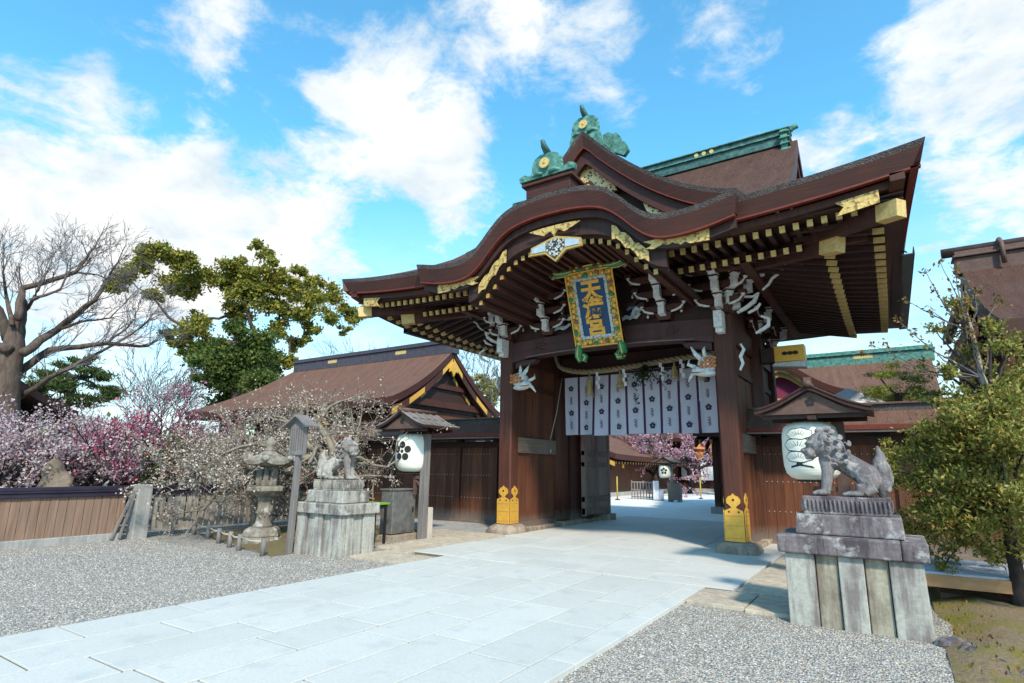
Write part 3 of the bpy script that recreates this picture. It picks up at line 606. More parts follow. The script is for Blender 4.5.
def chidori():
    Y0, YB, AP, W = 11.62, 15.4, 9.92, 3.55
    P = [(0, 0), (.4, .42), (.9, .92), (1.5, 1.45), (2.2, 1.95), (2.9, 2.32), (3.55, 2.52)]
    cz = lambda x: AP-interp(P, abs(x))
    b = MB()
    for sx in (-1, 1):
        b.slab(lambda u, v: V((CX+sx*W*u, Y0+v*(YB-Y0), cz(W*u))), 24, 4, .36, 'roof_bark', 'roof_edge_red', 'roof_edge_red', lip=(.24, 'roof_bark_grey'),
               fb=lambda u, v: V((CX+sx*W*u*(.985), Y0+.1*(1-v)+v*(YB-Y0), cz(W*u)-.40)))
    b.build('triangular_gable_roof', gate)
    b = MB()
    for sx in (-1, 1):
        for k in range(20):
            a, c = W*.95*k/20, W*.95*(k+1)/20
            for z0, z1, y, m_ in ((-.425, -.395, Y0+.09, 'vermilion'), (-.80, -.43, Y0+.20, 'roof_edge_red')):
                q = [(a, y, cz(a)+z0), (c, y, cz(c)+z0), (c, y+.1, cz(c)+z0), (a, y+.1, cz(a)+z0), (a, y, cz(a)+z1), (c, y, cz(c)+z1), (c, y+.1, cz(c)+z1), (a, y+.1, cz(a)+z1)]
                b.hexa([(CX+sx*p[0], p[1], p[2]) for p in q], m_)
    b.build('bargeboard', gate)
    b = MB(); pts = [(CX+W*t, cz(W*t)-.6) for t in [-1+k/12 for k in range(25)]]; b.prism([(CX-W, 7.0)]+pts+[(CX+W, 7.0)], ((0, Y0+.62, 0), XA, ZA, YA), .1, 'dark_wood'); b.build('gable_board', gate)
    b = MB(); g = [(0, -.62), (.62, -1.25), (.75, -1.55), (.45, -1.5), (.3, -1.62), (.12, -1.58), (0, -1.75), (-.12, -1.58), (-.3, -1.62), (-.45, -1.5), (-.75, -1.55), (-.62, -1.25)]
    b.prism([(CX+u, AP-.1+v) for u, v in g], ((0, Y0+.44, 0), XA, ZA, -YA), .06, 'gold_fretwork'); b.prism(circle(6, .17, (CX, AP-1.38)), ((0, Y0+.375, 0), XA, ZA, -YA), .03, 'roof_edge_red'); 
    b.prism(circle(10, .07, (CX, AP-1.38)), ((0, Y0+.343, 0), XA, ZA, -YA), .03, 'gold'); b.build('gable_pendant', gate)
    for sx in (-1, 1):
        b = MB(); g = [(1.55, -2.02), (1.75, -2.10), (2.15, -2.42), (2.5, -2.56), (2.2, -2.66), (1.75, -2.60), (1.50, -2.42), (1.42, -2.2)]
        q = [(CX+sx*u, AP+v) for u, v in g]; b.prism(q if sx > 0 else q[::-1], ((0, Y0+.30, 0), XA, ZA, -YA), .02, 'gold_fretwork'); b.build('gold_plate', gate)
    b = MB(); b.tube([(CX, Y0+.25, AP+.06), (CX, YB, AP+.06)], .20, 'copper_dark', 10); b.build('gable_ridge', gate)
    ogre((CX, AP-.02), .70, Y0+.30, gate, False)
    # leaf shaped side scrolls that run down behind the ogre tile
    for sx in (-1, 1):
        b = MB(); q = [(.30, .12), (.46, .16), (.58, .05), (.66, .10), (.76, -.05), (.80, -.22), (.90, -.26), (.98, -.48), (.85, -.62), (.6, -.45), (.3, -.1)]
        q = [(CX+sx*u, AP+v) for u, v in q]; b.prism(q if sx > 0 else q[::-1], ((0, Y0+.62, 0), XA, ZA, YA), .14, 'copper_green'); b.build('ridge_scroll', gate, bevel=.03)
chidori()

def rafters():
    n_ind = 0; rest = MB()
    def rafter(p0, p1, indiv, sl=.05):
        nonlocal n_ind
        b = MB() if indiv else rest
        p0, p1 = V(p0), V(p1); d = (p0-p1).normalized()
        h = .11 if sl < .1 else .075; b.bar(p0, p1, .085, h, 'dark_wood'); b.bar(p0+d*.012, p0-d*sl, .092, h+.008, 'gold_pale')  # rafters coloured darker than the gate timber, painting the shade below the eaves
        if indiv: b.build('rafter', gate); n_ind += 1
    sf = lambda x: .16*min(1, abs(x-CX)/6.0)**3
    yu, yl = RYC-HD+.52, RYC-HD+1.25
    for sx in (-1, 1):
        for k in range(17):
            x = CX+sx*(2.0+k*.222); rafter((x, yu, 5.79+sf(x)), (x, yu+1.3, 5.98+sf(x)*.6), True)
        for k in range(13):
            x = CX+sx*(1.95+k*.222); rafter((x, yl, 5.66+sf(x)*.7), (x, 12.95, 6.15), True)
    ss = lambda y: .36*min(1, abs(y-RYC)/5.0)**2.4
    xu, xl = HW-.66, HW-1.45
    for k in range(28):
        y = yu+.35+k*.35
        for sx in (1, -1): rafter((CX+sx*xu, y, 5.52+ss(y)), (CX+sx*(xu-1.4), y, 5.74+ss(y)*.6), k < 14 and sx > 0, .16)
    for k in range(23):
        y = yl+.35+k*.35
        for sx in (1, -1): rafter((CX+sx*xl, y, 5.42+ss(y)*.8), (CX+sx*2.95, y, 6.05), (k < 13 and sx > 0) or (k < 13 and sx < 0), .16)
    tag(rest.build('rafter', gate), kind='stuff')
    # boarding above the rafters
    b = MB()
    for xa, xb, sy in ((-HW+.35, -2.15, -1), (2.4, HW-.35, -1), (-HW+.35, HW-.35, 1)):
        b.slab(lambda u, v: V((CX+xa+(xb-xa)*u, RYC+sy*(HD-.34-v*2.6), 5.90+.17*(abs(xa+(xb-xa)*u)/HW)**3*(1-v)+.38*v)), 20, 6, .03, 'dark_wood')
    for sx in (-1, 1):
        b.slab(lambda u, v: V((CX+sx*(HW-.36-v*3.3), RYC-HD+.4+(2*HD-.8)*u, 5.625+.34*abs(2*u-1)**3*(1-v)+.55*v)), 20, 6, .03, 'dark_wood')
    b.build('soffit', gate)
    for sx in (-1, 1):                            # lathe that joins the flying rafters, hip rafters with gold caps
        for a, c, w in (((CX+sx*2.8, FY, 6.05), (CX+sx*(HW-1.32), RYC-HD+1.10, 5.60), .2), ((CX+sx*3.6, 12.2, 6.02), (CX+sx*(HW-.42), RYC-HD+.36, 5.76), .2)):
            a, c = V(a), V(c); d = (c-a).normalized(); b = MB(); b.bar(a, c, w, .26, 'gate_wood'); b.bar(c-d*.34, c+d*.02, w+.02, .285, 'gold_pale'); b.build('hip_rafter', gate, bevel=.006)
        b = MB(); q = [(0, -.12), (.62, -.02), (.62, .20), (0, .12), (.12, .02)]; x = CX+sx*(HW-1.0)
        q = [(x+sx*(u-.3), 5.90+v) for u, v in q]; b.prism(q if sx > 0 else q[::-1], ((0, RYC-HD+.25, 0), XA, ZA, -YA), .02, 'gold_plate_metal'); b.build('gold_plate', gate)
        b = MB(); x0, x1 = sorted((CX+sx*1.95, CX+sx*(HW-.9)))
        b.box((x0, yu+.9, 5.72), (x1, yu+1.0, 5.83), 'gate_wood'); b.build('eave_batten', gate)
rafters()

def pillars():
    for px in (CX-HS, CX+HS):
        for py in (FY, 18.0):
            b = MB(); h = .195; c = .035; z0, z1 = .24, 5.0
            oct_ = [(-h+c, -h), (h-c, -h), (h, -h+c), (h, h-c), (h-c, h), (-h+c, h), (-h, h-c), (-h, -h+c)]
            b.prism([(px+u, py+v) for u, v in oct_], ((0, 0, z0), XA, YA, ZA), z1-z0, 'gate_wood'); p = b.build('pillar', gate)
            b = MB(); rr = random.Random(int(px*10)+int(py))
            prof_ = [(.42, -.05), (.45, .08), (.40, .19), (.29, .243)]; vs_ = []; 
            for r_, z in prof_:
                for k in range(16):
                    t = 2*math.pi*k/16; q = r_*(1/max(abs(math.cos(t)), abs(math.sin(t))))**.55*(1+.05*rr.uniform(-1, 1)); vs_.append((px+q*math.cos(t), py+q*math.sin(t), z))
            fs = [(j*16+k, j*16+(k+1) % 16, (j+1)*16+(k+1) % 16, (j+1)*16+k) for j in range(3) for k in range(16)]+[tuple(48+k for k in range(16))]
            b.add(vs_, fs, 'base_rock', True); b.build('base_stone', p)
            if py == FY:
                crown = [(-.235, 0), (.235, 0), (.235, .60), (.22, .68), (.12, .72), (.05, .75), (.10, .80), (.17, .85), (.175, .93), (.12, 1.0), (.05, 1.02), (0, 1.07), (-.05, 1.02), (-.12, 1.0), (-.175, .93), (-.17, .85), (-.10, .80), (-.05, .75), (-.12, .72), (-.22, .68), (-.235, .60)]
                crown = [(u*.80, v*.88) for u, v in crown]
                for U, N in ((XA, -YA), (YA, XA), (-YA, -XA)):
                    b = MB(); o_ = V((px, py, .26))+N*.197
                    b.prism(crown, (o_, U, ZA, N), .018, 'gold')
                    for u, v, r_ in ((0, .81, .026), (-.095, .575, .021), (.095, .575, .021)):
                        b.prism(circle(8, r_, (u, v)), (o_+N*.018, U, ZA, N), .004, 'dark_wood')
                    for zz in (.06, .30, .49): b.prism([(-.17, zz), (.17, zz), (.17, zz+.010), (-.17, zz+.010)], (o_+N*.018, U, ZA, N), .006, 'gold_dull')
                    b.build('gold_fitting', p)
        b = MB(); b.lathe([(.33, .2), (.31, 2.5), (.30, 6.2)], (px, MY, 0), 'gate_wood', 20); b.build('main_pillar', gate)
        # jamb, side walls with rails and panels
        s_ = 1 if px < CX else -1
        b = MB(); b.box((px-.16, MY+.33, .15), (px+.30*s_ if s_ > 0 else px+.16, MY+.95, 4.7), 'gate_wood') if s_ > 0 else b.box((px-.30, MY+.33, .15), (px+.16, MY+.95, 4.7), 'gate_wood'); b.build('door_jamb', gate, bevel=.01)
        for y0, y1 in ((FY+.19, MY-.3), (MY+.96, 17.75)):
            b = MB()
            n = 7
            for k in range(n): b.box((px-.05, y0+(y1-y0)*k/n+.004, .22), (px+.05+.004*(k % 2), y0+(y1-y0)*(k+1)/n-.004, 4.5), 'board_wood')
            b.build('side_boards', gate)
            for z0, z1, t in ((.12, .26, .13), (2.05, 2.46, .12), (3.78, 3.92, .10), (4.45, 4.95, .14)):
                b = MB(); b.box((px-t, y0, z0), (px+t, y1, z1), 'rail_wood' if z0 > 1 and z0 < 3 else 'gate_wood'); b.build('wall_rail', gate, bevel=.008)
            for zz in ((2.46, 3.78),):
                b = MB(); b.box((px-.075, y0, zz[0]), (px+.075, y0+.09, zz[1]), 'gate_wood'); b.box((px-.075, y1-.09, zz[0]), (px+.075, y1, zz[1]), 'gate_wood'); b.build('panel_frame', gate)
            b = MB(); L = y1-y0; rr = random.Random(3)
            for k in range(3): b.box((px-.26-.03*rr.random(), y0+L*k/3+.01, -.04), (px+.26+.06*rr.random(), y0+L*(k+1)/3-.01, .12+.05*rr.random()), 'base_rock')
            b.build('sill_stone', gate, bevel=.02)
        b = MB(); b.box((px-.4, MY-.38, -.04), (px+.45*(1 if s_ > 0 else .9), MY+1.0, .17), 'base_rock'); b.build('sill_stone', gate, bevel=.02)
        # door leaf, swung open
        d0 = px+s_*(.46 if s_ > 0 else .34); dr = MB(); 
        for k in range(4): dr.box((d0-.025, MY+.80+k*.46, .34), (d0+.025, MY+.80+(k+1)*.46-.006, 4.2), 'door_wood')
        leaf = dr.build('door', gate)
        for z0, z1 in ((.28, .48), (.66, .82), (1.72, 1.86), (2.06, 2.20), (3.0, 3.14), (3.32, 3.46), (4.1, 4.3)):
            b = MB(); b.box((d0-.06, MY+.78, z0), (d0+.06, MY+2.66, z1), 'rail_wood'); b.build('door_rail', leaf, bevel=.006)
        for yy in (.78, 1.67, 2.56):
            b = MB(); b.box((d0-.068, MY+yy, .25), (d0+.068, MY+yy+.12, 4.32), 'door_wood'); b.build('door_stile', leaf, bevel=.006)
        b = MB(); b.box((d0-.25, MY+2.3, -.03), (d0+.2, MY+2.8, .24), 'base_rock'); b.build('door_stone', gate, bevel=.03)
pillars()
def beams():
    # arched front beam with carved scrolls
    b = MB(); xl, xr = CX-HS+.19, CX+HS-.19; n = 32; arch = lambda t: .10*(1-(2*t-1)**2)
    for k in range(n):
        a, c = k/n, (k+1)/n; xa, xc = xl+(xr-xl)*a, xl+(xr-xl)*c
        sw = lambda t: .06*max(0, 1-min(t, 1-t)/.10)
        b.hexa([(xa, FY-.17, 4.47+arch(a)-sw(a)), (xc, FY-.17, 4.47+arch(c)-sw(c)), (xc, FY+.17, 4.47+arch(c)-sw(c)), (xa, FY+.17, 4.47+arch(a)-sw(a)), (xa, FY-.17, 4.93+arch(a)), (xc, FY-.17, 4.93+arch(c)), (xc, FY+.17, 4.93+arch(c)), (xa, FY+.17, 4.93+arch(a))], 'beam_wood')
    o = b.build('front_beam', gate)
    for s_ in (-1, 1):
        b = MB(); pts = []
        for k in range(26):
            t = k/25*math.pi*2.6; r_ = .16*(1-k/32); pts.append((CX+s_*(1.72+r_*math.cos(t)), FY-.172, 4.75+r_*.85*math.sin(t)))
        b.tube(pts, .013, 'gate_wood', 5); b.tube([(CX+s_*1.88, FY-.172, 4.75), (CX+s_*1.5, FY-.172, 4.63), (CX+s_*1.1, FY-.172, 4.66)], [.013, .013, .004], 'gate_wood', 5); b.build('carved_scroll', o)
    b = MB(); b.tube([(CX-2.2+4.4*k/12, FY-.165, 4.50+.10*(1-((k-6)/7)**2)) for k in range(13)], .014, 'rail_wood', 5); b.build('edge_moulding', o)
    for py in (18.0,):
        b = MB(); b.box((CX-HS+.25, py-.16, 4.4), (CX+HS-.25, py+.16, 4.95), 'beam_wood'); b.build('rear_beam', gate)
    b = MB(); b.box((CX-HS+.28, MY-.2, 4.42), (CX+HS-.28, MY+.2, 4.95), 'beam_wood'); b.build('door_lintel', gate, bevel=.01)
    b = MB(); b.box((CX-HS+.28, MY-.05, 4.95), (CX+HS-.28, MY+.05, 6.4), 'dark_wood'); b.build('upper_wall', gate)
    b = MB(); b.box((CX-HS, FY+.02, 4.96), (CX+HS, FY+.10, 6.25), 'dark_wood'); b.prism([(KX-2.4, 6.0)]+[(KX+q*.2, kz(q*.2)-.6) for q in range(-12, 13)]+[(KX+2.4, 6.0)], ((0, FY+.12, 0), XA, ZA, YA), .06, 'dark_wood')
    for s_ in (-1, 1): b.box((CX+s_*HS-.04, FY+.25, 4.96), (CX+s_*HS+.04, 17.8, 6.25), 'dark_wood')
    b.box((CX-HS, 17.9, 4.96), (CX+HS, 18.0, 6.25), 'dark_wood'); b.build('frieze_wall', gate)  # frieze coloured dark to paint in the shade behind the brackets
    b = MB(); b.box((CX-HS-.2, FY+.2, 6.22), (CX+HS+.2, 18.3, 6.27), 'dark_wood'); b.build('ceiling', gate)
    for y in (12.1,):
        b = MB(); b.box((CX-HS-1.2, y-.09, 5.82), (CX-2.2, y+.09, 6.0), 'gate_wood'); b.box((CX+2.4, y-.09, 5.82), (CX+HS+1.2, y+.09, 6.0), 'gate_wood'); b.build('eave_purlin', gate)
    for s_ in (-1, 1):
        b = MB(); x = CX+s_*(HS+.75); b.box((x-.09, 11.4, 5.72), (x+.09, 19.3, 5.90), 'gate_wood'); b.build('eave_purlin', gate)
        # gold clad nose of the tie beam outside the door row
        b = MB(); xa, xb = CX+s_*(HS+.30), CX+s_*(HS+1.28); x0, x1 = min(xa, xb), max(xa, xb)
        b.box((x0, MY-.17, 4.33), (x1, MY+.17, 4.70), 'beam_wood'); nb = b.build('tie_beam_nose', gate)
        b = MB(); xa, xb = CX+s_*(HS+.62), CX+s_*(HS+1.30); x0, x1 = min(xa, xb), max(xa, xb); b.box((x0, MY-.185, 4.32), (x1, MY+.185, 4.715), 'gold'); b.build('gold_cladding', nb)
        b = MB()
        for k in range(3): b.prism([(.07*math.cos(t*.785), .05*math.sin(t*.785)) for t in range(8)], ((CX+s_*(HS+.86+.12*k), MY-.187, 4.52), XA, ZA, -YA), .005, 'dark_wood')
        b.build('cut_ornament', nb)
        b = MB(); q = [(HS+.55, 4.22), (HS+1.30, 4.15), (HS+1.30, 4.31), (HS+.62, 4.30)]; q = [(CX+s_*u, v) for u, v in q]; b.prism(q if s_ > 0 else q[::-1], ((0, MY-.19, 0), XA, ZA, -YA), -.38, 'white_paint'); b.build('white_bracket_tip', nb)
beams()
def wave(b, p0, U, W, pts, w, y, mat, dep=.05):
    """flat carved ribbon: pts (u,v) in the plane p0+U*u+W*v"""
    n = len(pts); L = []; Rr = []
    for i, (u, v) in enumerate(pts):
        a = pts[max(0, i-1)]; c = pts[min(n-1, i+1)]; dx, dy = c[0]-a[0], c[1]-a[1]; l = math.hypot(dx, dy) or 1; k = w*(math.sin(math.pi*(i+.6)/(n+.2))*.75+.25)
        L.append((u-dy/l*k, v+dx/l*k)); Rr.append((u+dy/l*k, v-dx/l*k))
    N = V(U).cross(V(W)); b.prism(L+Rr[::-1], (p0, U, W, N), dep, mat)
def bracket(x, y, zs, dirv=(0, -1), tiers=3, nose=True, arms=True):
    """one set: bearing blocks and stepped arms, white on the end grain"""
    b = MB(); d = V((dirv[0], dirv[1], 0)).normalized(); sd = V((-d.y, d.x, 0)); o = V((x, y, 0)); rz = math.atan2(d.y, d.x)
    if nose:
        b.cbox(o+d*.30+ZA*(zs-.18), (.34, .17, .36), 'white_paint', rz); b.cbox(o+d*.26+ZA*(zs-.40), (.24, .15, .12), 'white_paint', rz)
    b.cbox(o+ZA*(zs+.10), (.40, .40, .16), 'gate_wood', rz, -.06)
    for k in range(tiers):
        z = zs+.25+k*.33; ln = .30+.27*k
        b.bar(o-d*.1+ZA*z, o+d*(ln+.02)+ZA*z, .13, .17, 'gate_wood')
        b.hexa([o+d*(ln-.14)-sd*.075+ZA*(z-.15), o+d*(ln-.14)+sd*.075+ZA*(z-.15), o+d*(ln+.03)+sd*.075+ZA*(z-.12), o+d*(ln+.03)-sd*.075+ZA*(z-.12),
                o+d*(ln-.12)-sd*.07+ZA*(z+.088), o+d*(ln-.12)+sd*.07+ZA*(z+.088), o+d*(ln+.03)+sd*.07+ZA*(z+.088), o+d*(ln+.03)-sd*.07+ZA*(z+.088)], 'white_paint')
        q = o+d*ln+ZA*(z+.145); b.cbox(q, (.17, .21, .11), 'white_paint', rz, -.03); b.cbox(q+ZA*.012+d*.004, (.172, .215, .03), 'gate_wood', rz)
        if arms:
            al = .50+.10*k; b.bar(o+d*(ln*.55)-sd*al+ZA*(z+.03), o+d*(ln*.55)+sd*al+ZA*(z+.03), .11, .14, 'gate_wood')
            for s_ in (-1, 1):
                p = o+d*(ln*.55+.056)
                wave(b, p+ZA*z, sd, ZA, [(s_*(al-.30), -.075), (s_*(al-.20), -.055), (s_*(al-.08), -.01), (s_*al, .08)], .026, 0, 'white_paint', .012 if (d.cross(sd)).z > 0 else -.012)
                b.ell(o+d*(ln*.55+.03)+sd*s_*al+ZA*(z+.13), (.05, .05, .055), 'white_paint', 8, 5); b.cbox(o+d*(ln*.55)+sd*s_*al+ZA*(z+.17), (.16, .16, .08), 'gate_wood', rz)
    b.build('bracket_set', gate)
def all_brackets():
    for s_ in (-1, 1):
        x = CX+s_*HS
        bracket(x, FY-.05, 5.02); bracket(CX+s_*1.55, FY-.02, 5.04, nose=False)
        bracket(x+s_*.05, FY, 5.02, (s_, 0), nose=False, arms=False); bracket(x, FY-.02, 5.10, (s_*.75, -.75), nose=False, arms=False, tiers=3)
        for yy in (MY, 18.0): bracket(x, yy, 5.0, (s_, 0), nose=False, tiers=2)
        # carved waves on the outside of the corner
        b = MB(); p0 = V((x+s_*.25, FY-.06, 0)); U = XA*s_; dp = .06*s_
        for pts, w in (([(.05, 5.30), (.22, 5.36), (.42, 5.33), (.55, 5.40)], .05), ([(.08, 5.02), (.26, 5.10), (.44, 5.22), (.52, 5.36)], .09), ([(.30, 4.98), (.48, 5.06), (.56, 5.16)], .06),
                       ([(.55, 4.88), (.70, 4.80), (.68, 4.66), (.55, 4.58), (.42, 4.52)], .08), ([(.62, 5.45), (.75, 5.55), (.84, 5.68), (1.0, 5.78), (1.12, 5.95)], .05), ([(.05, 3.75), (.12, 3.9), (.08, 4.05), (.16, 4.2), (.10, 4.32)], .07)):
            wave(b, p0, U, ZA, pts, w*.46, 0, 'white_paint', dp)
        b.build('carved_wave_nosing', gate)
        # small white teardrop studs and carved panels between the sets
        b = MB()
        for u, v in ((.35, 5.62), (.78, 5.35), (.78, 5.75), (1.15, 5.2), (1.15, 5.62), (1.95, 5.25), (2.05, 5.7), (2.35, 5.3), (2.4, 5.72)):
            b.lathe([(.004, .07), (.02, .03), (.035, -.02), (.012, -.05)], (CX+s_*u, FY-.10, v), 'white_paint', 8)
        b.build('white_stud', gate)
    rr = random.Random(5)                # painted cranes and clouds behind the plaque
    for s_ in (-1, 1):
        b = MB()
        for k in range(7):
            u = .62+rr.uniform(0, .62); v = 5.05+rr.uniform(0, .5); L = rr.uniform(.12, .26)
            wave(b, V((CX+s_*u, FY-.08-rr.random()*.05, v)), XA, ZA, [(-L, -.03), (-L*.4, .04), (L*.3, .0), (L, .09)], .05, 0, rr.choice(('white_paint', 'pale_blue', 'sky_blue_paint', 'gate_wood')), -.03)
        b.build('carved_frieze', gate)
all_brackets()
def lion_nosing(s_):
    b = MB(); x0 = CX-s_*0+(-HS+.19 if s_ > 0 else HS-.19); rr = random.Random(8)
    px = lambda u: x0+s_*u
    g = MB(); c = V((px(.18), FY-.02, 3.92))
    g.ell((px(.16), FY-.03, 3.95), (.26, .20, .20), 'white_paint'); g.ell((px(.36), FY-.08, 3.80), (.19, .15, .10), 'white_paint'); g.ell((px(.20), FY-.05, 3.74), (.24, .14, .07), 'white_paint')
    g.tube([(px(.30), FY-.1, 4.05), (px(.42), FY-.12, 4.18), (px(.52), FY-.1, 4.36)], [.06, .05, .02], 'white_paint', 8); g.tube([(px(.22), FY-.1, 4.1), (px(.24), FY-.12, 4.25), (px(.22), FY-.1, 4.34)], [.05, .04, .015], 'white_paint', 8)
    g.tube([(px(.42), FY-.05, 3.86), (px(.56), FY-.03, 3.72), (px(.64), FY, 3.60)], [.05, .04, .015], 'white_paint', 8); g.tube([(px(.45), FY-.05, 3.9), (px(.62), FY-.03, 3.98), (px(.60), FY, 4.1)], [.05, .04, .015], 'white_paint', 8)
    g.ell((px(.38), FY-.17, 3.86), (.05, .04, .04), 'white_paint', 8, 6)
    o = g.build('carved_lion_nosing', gate)
    g = MB()
    for k in range(11):
        u = .0+.09*(k % 4); v = 3.88+.085*(k//4); g.ell((px(u+.02*rr.random()), FY-.20-.02*rr.random(), v), (.05, .04, .045), 'orange_paint', 8, 6)
    g.build('painted_mane', o)
    g = MB(); g.ell((px(.37), FY-.205, 3.90), (.022, .015, .02), 'ink', 8, 5); g.tube([(px(.28), FY-.19, 3.765), (px(.40), FY-.22, 3.755), (px(.53), FY-.15, 3.775)], .014, 'carve_red', 5); g.build('painted_face', o)
lion_nosing(1); lion_nosing(-1)
def nose_support():
    for s_ in (-1, 1):
        b = MB(); x = CX+s_*HS; q = [(-.25, 4.25), (-.85, 4.38), (-.9, 4.46), (-.25, 4.46)]; q = [(x+s_*u, v) for u, v in q]; b.prism(q if s_ > 0 else q[::-1], ((0, FY-.1, 0), XA, ZA, YA), .2, 'beam_wood'); b.build('beam_bracket', gate)
nose_support()

# ------------------------------------------------------------------ things hung on the gate
def glyphs(txt, size, extr, bold):
    c = bpy.data.curves.new('lettering', 'FONT'); c.body = txt; c.size = size; c.extrude = extr; c.offset = bold; c.align_x = 'CENTER'; c.resolution_u = 3
    o = bpy.data.objects.new('lettering', c); COL.objects.link(o); dg = bpy.context.evaluated_depsgraph_get(); me = bpy.data.meshes.new_from_object(o.evaluated_get(dg))
    bpy.data.objects.remove(o); return me
def plaque():
    o = thing('name_plaque', (0, 0, 0), 'tall gold framed blue plaque with gilt characters hung under the curved gable', 'plaque')
    b = MB(); b.box((-.36, .0, .40), (.36, .07, 1.72), 'blue_panel'); b.build('blue_field', o)
    b = MB()
    for x0, x1, z0, z1 in ((-.43, -.362, .33, 1.79), (.362, .43, .33, 1.79), (-.36, .36, .33, .398), (-.36, .36, 1.722, 1.79)): b.box((x0, -.035, z0), (x1, .06, z1), 'band_ornament')
    b.build('inner_border', o)
    for x0, x1, z0, z1, tx, tz in ((-.62, -.432, .16, 1.93, -.05, 0), (.432, .62, .16, 1.93, .05, 0), (-.43, .43, .14, .328, 0, -.03), (-.43, .43, 1.792, 1.95, 0, .04)):
        b = MB(); b.hexa([(x0, -.02, z0), (x1, -.02, z0), (x1, .08, z0), (x0, .08, z0), (x0, -.02, z1), (x1, -.02, z1), (x1, .08, z1), (x0, .08, z1)], 'frame_ornament')
        f = b.build('frame_side', o)
        b = MB(); rr = random.Random(int(x0*100)); w, h = x1-x0, z1-z0; n = int(max(w, h)/.13)
        for k in range(n):
            t = (k+.5)/n; p = (x0+w*.5+(.03*math.sin(k*2.1) if h > w else (t-.5)*w), -.035, z0+h*.5+(.02*math.sin(k*2.1) if w > h else (t-.5)*h))
            b.ell(p, (.062, .035, .055), ('gold', 'gold', 'green_paint', 'gold', 'carve_red', 'gold')[k % 6], 8, 6)
        b.build('carved_flowers', f)
        b = MB()
        if h > w:
            e = x0 if x0 < 0 else x1-.03; b.box((e, -.05, z0), (e+.03, .085, z1), 'gold')
        else: b.box((x0-.15, -.05, z0 if z0 < 1 else z1-.03), (x1+.15, .085, (z0 if z0 < 1 else z1-.03)+.03), 'gold')
        b.build('gold_rim', f)
    for s_ in (-1, 1):
        for pts, rs in (([(s_*.40, 0, 2.0), (s_*.62, -.02, 1.98), (s_*.80, -.03, 2.0), (s_*.93, -.03, 2.04), (s_*.98, -.02, 1.97), (s_*.90, -.01, 1.92)], [.06, .08, .10, .10, .07, .04]), ([(s_*.53, .0, .2), (s_*.56, -.02, .08), (s_*.58, -.03, -.06), (s_*.54, -.03, -.16), (s_*.44, -.03, -.17), (s_*.40, -.02, -.08), (s_*.45, -.02, -.02)], [.08, .10, .10, .09, .08, .06, .04])):
            b = MB(); b.tube(pts, rs, 'green_paint', 10); b.tube([(p[0], p[1]-r_*.9, p[2]) for p, r_ in zip(pts, rs)], .018, 'gold_pale', 6); b.tube([(p[0]+s_*(r_*.8 if pts[0][2] < 1 else 0), p[1]-.02, p[2]-(0 if pts[0][2] < 1 else r_)) for p, r_ in zip(pts, rs)], .014, 'gold_pale', 6); b.build('scroll_end', o)
    b = MB(); b.box((-.45, -.03, 1.96), (.45, .05, 2.05), 'green_paint'); b.box((-.45, -.04, 2.05), (.45, .05, 2.08), 'gold')
    for k in range(-2, 3): b.ell((k*.17, -.03, 2.0), (.05, .03, .04), ('gold', 'carve_red')[k % 2], 8, 6)
    b.build('frame_crest', o)
    for k, ch in enumerate('天満宮'):
        me = glyphs(ch, .53, .012, .020); b = MB(); b.mesh(me, Matrix.Translation((0, -.012, 1.285-k*.425)) @ Matrix.Rotation(math.pi/2, 4, 'X') @ Matrix.Diagonal((1.0, 1.0, 1, 1)), 'gold'); b.build('gilt_character', o)
    o.location = (CX+.09, 12.32, 4.40); o.rotation_euler = (rad(19), 0, 0)
    b = MB(); 
plaque()
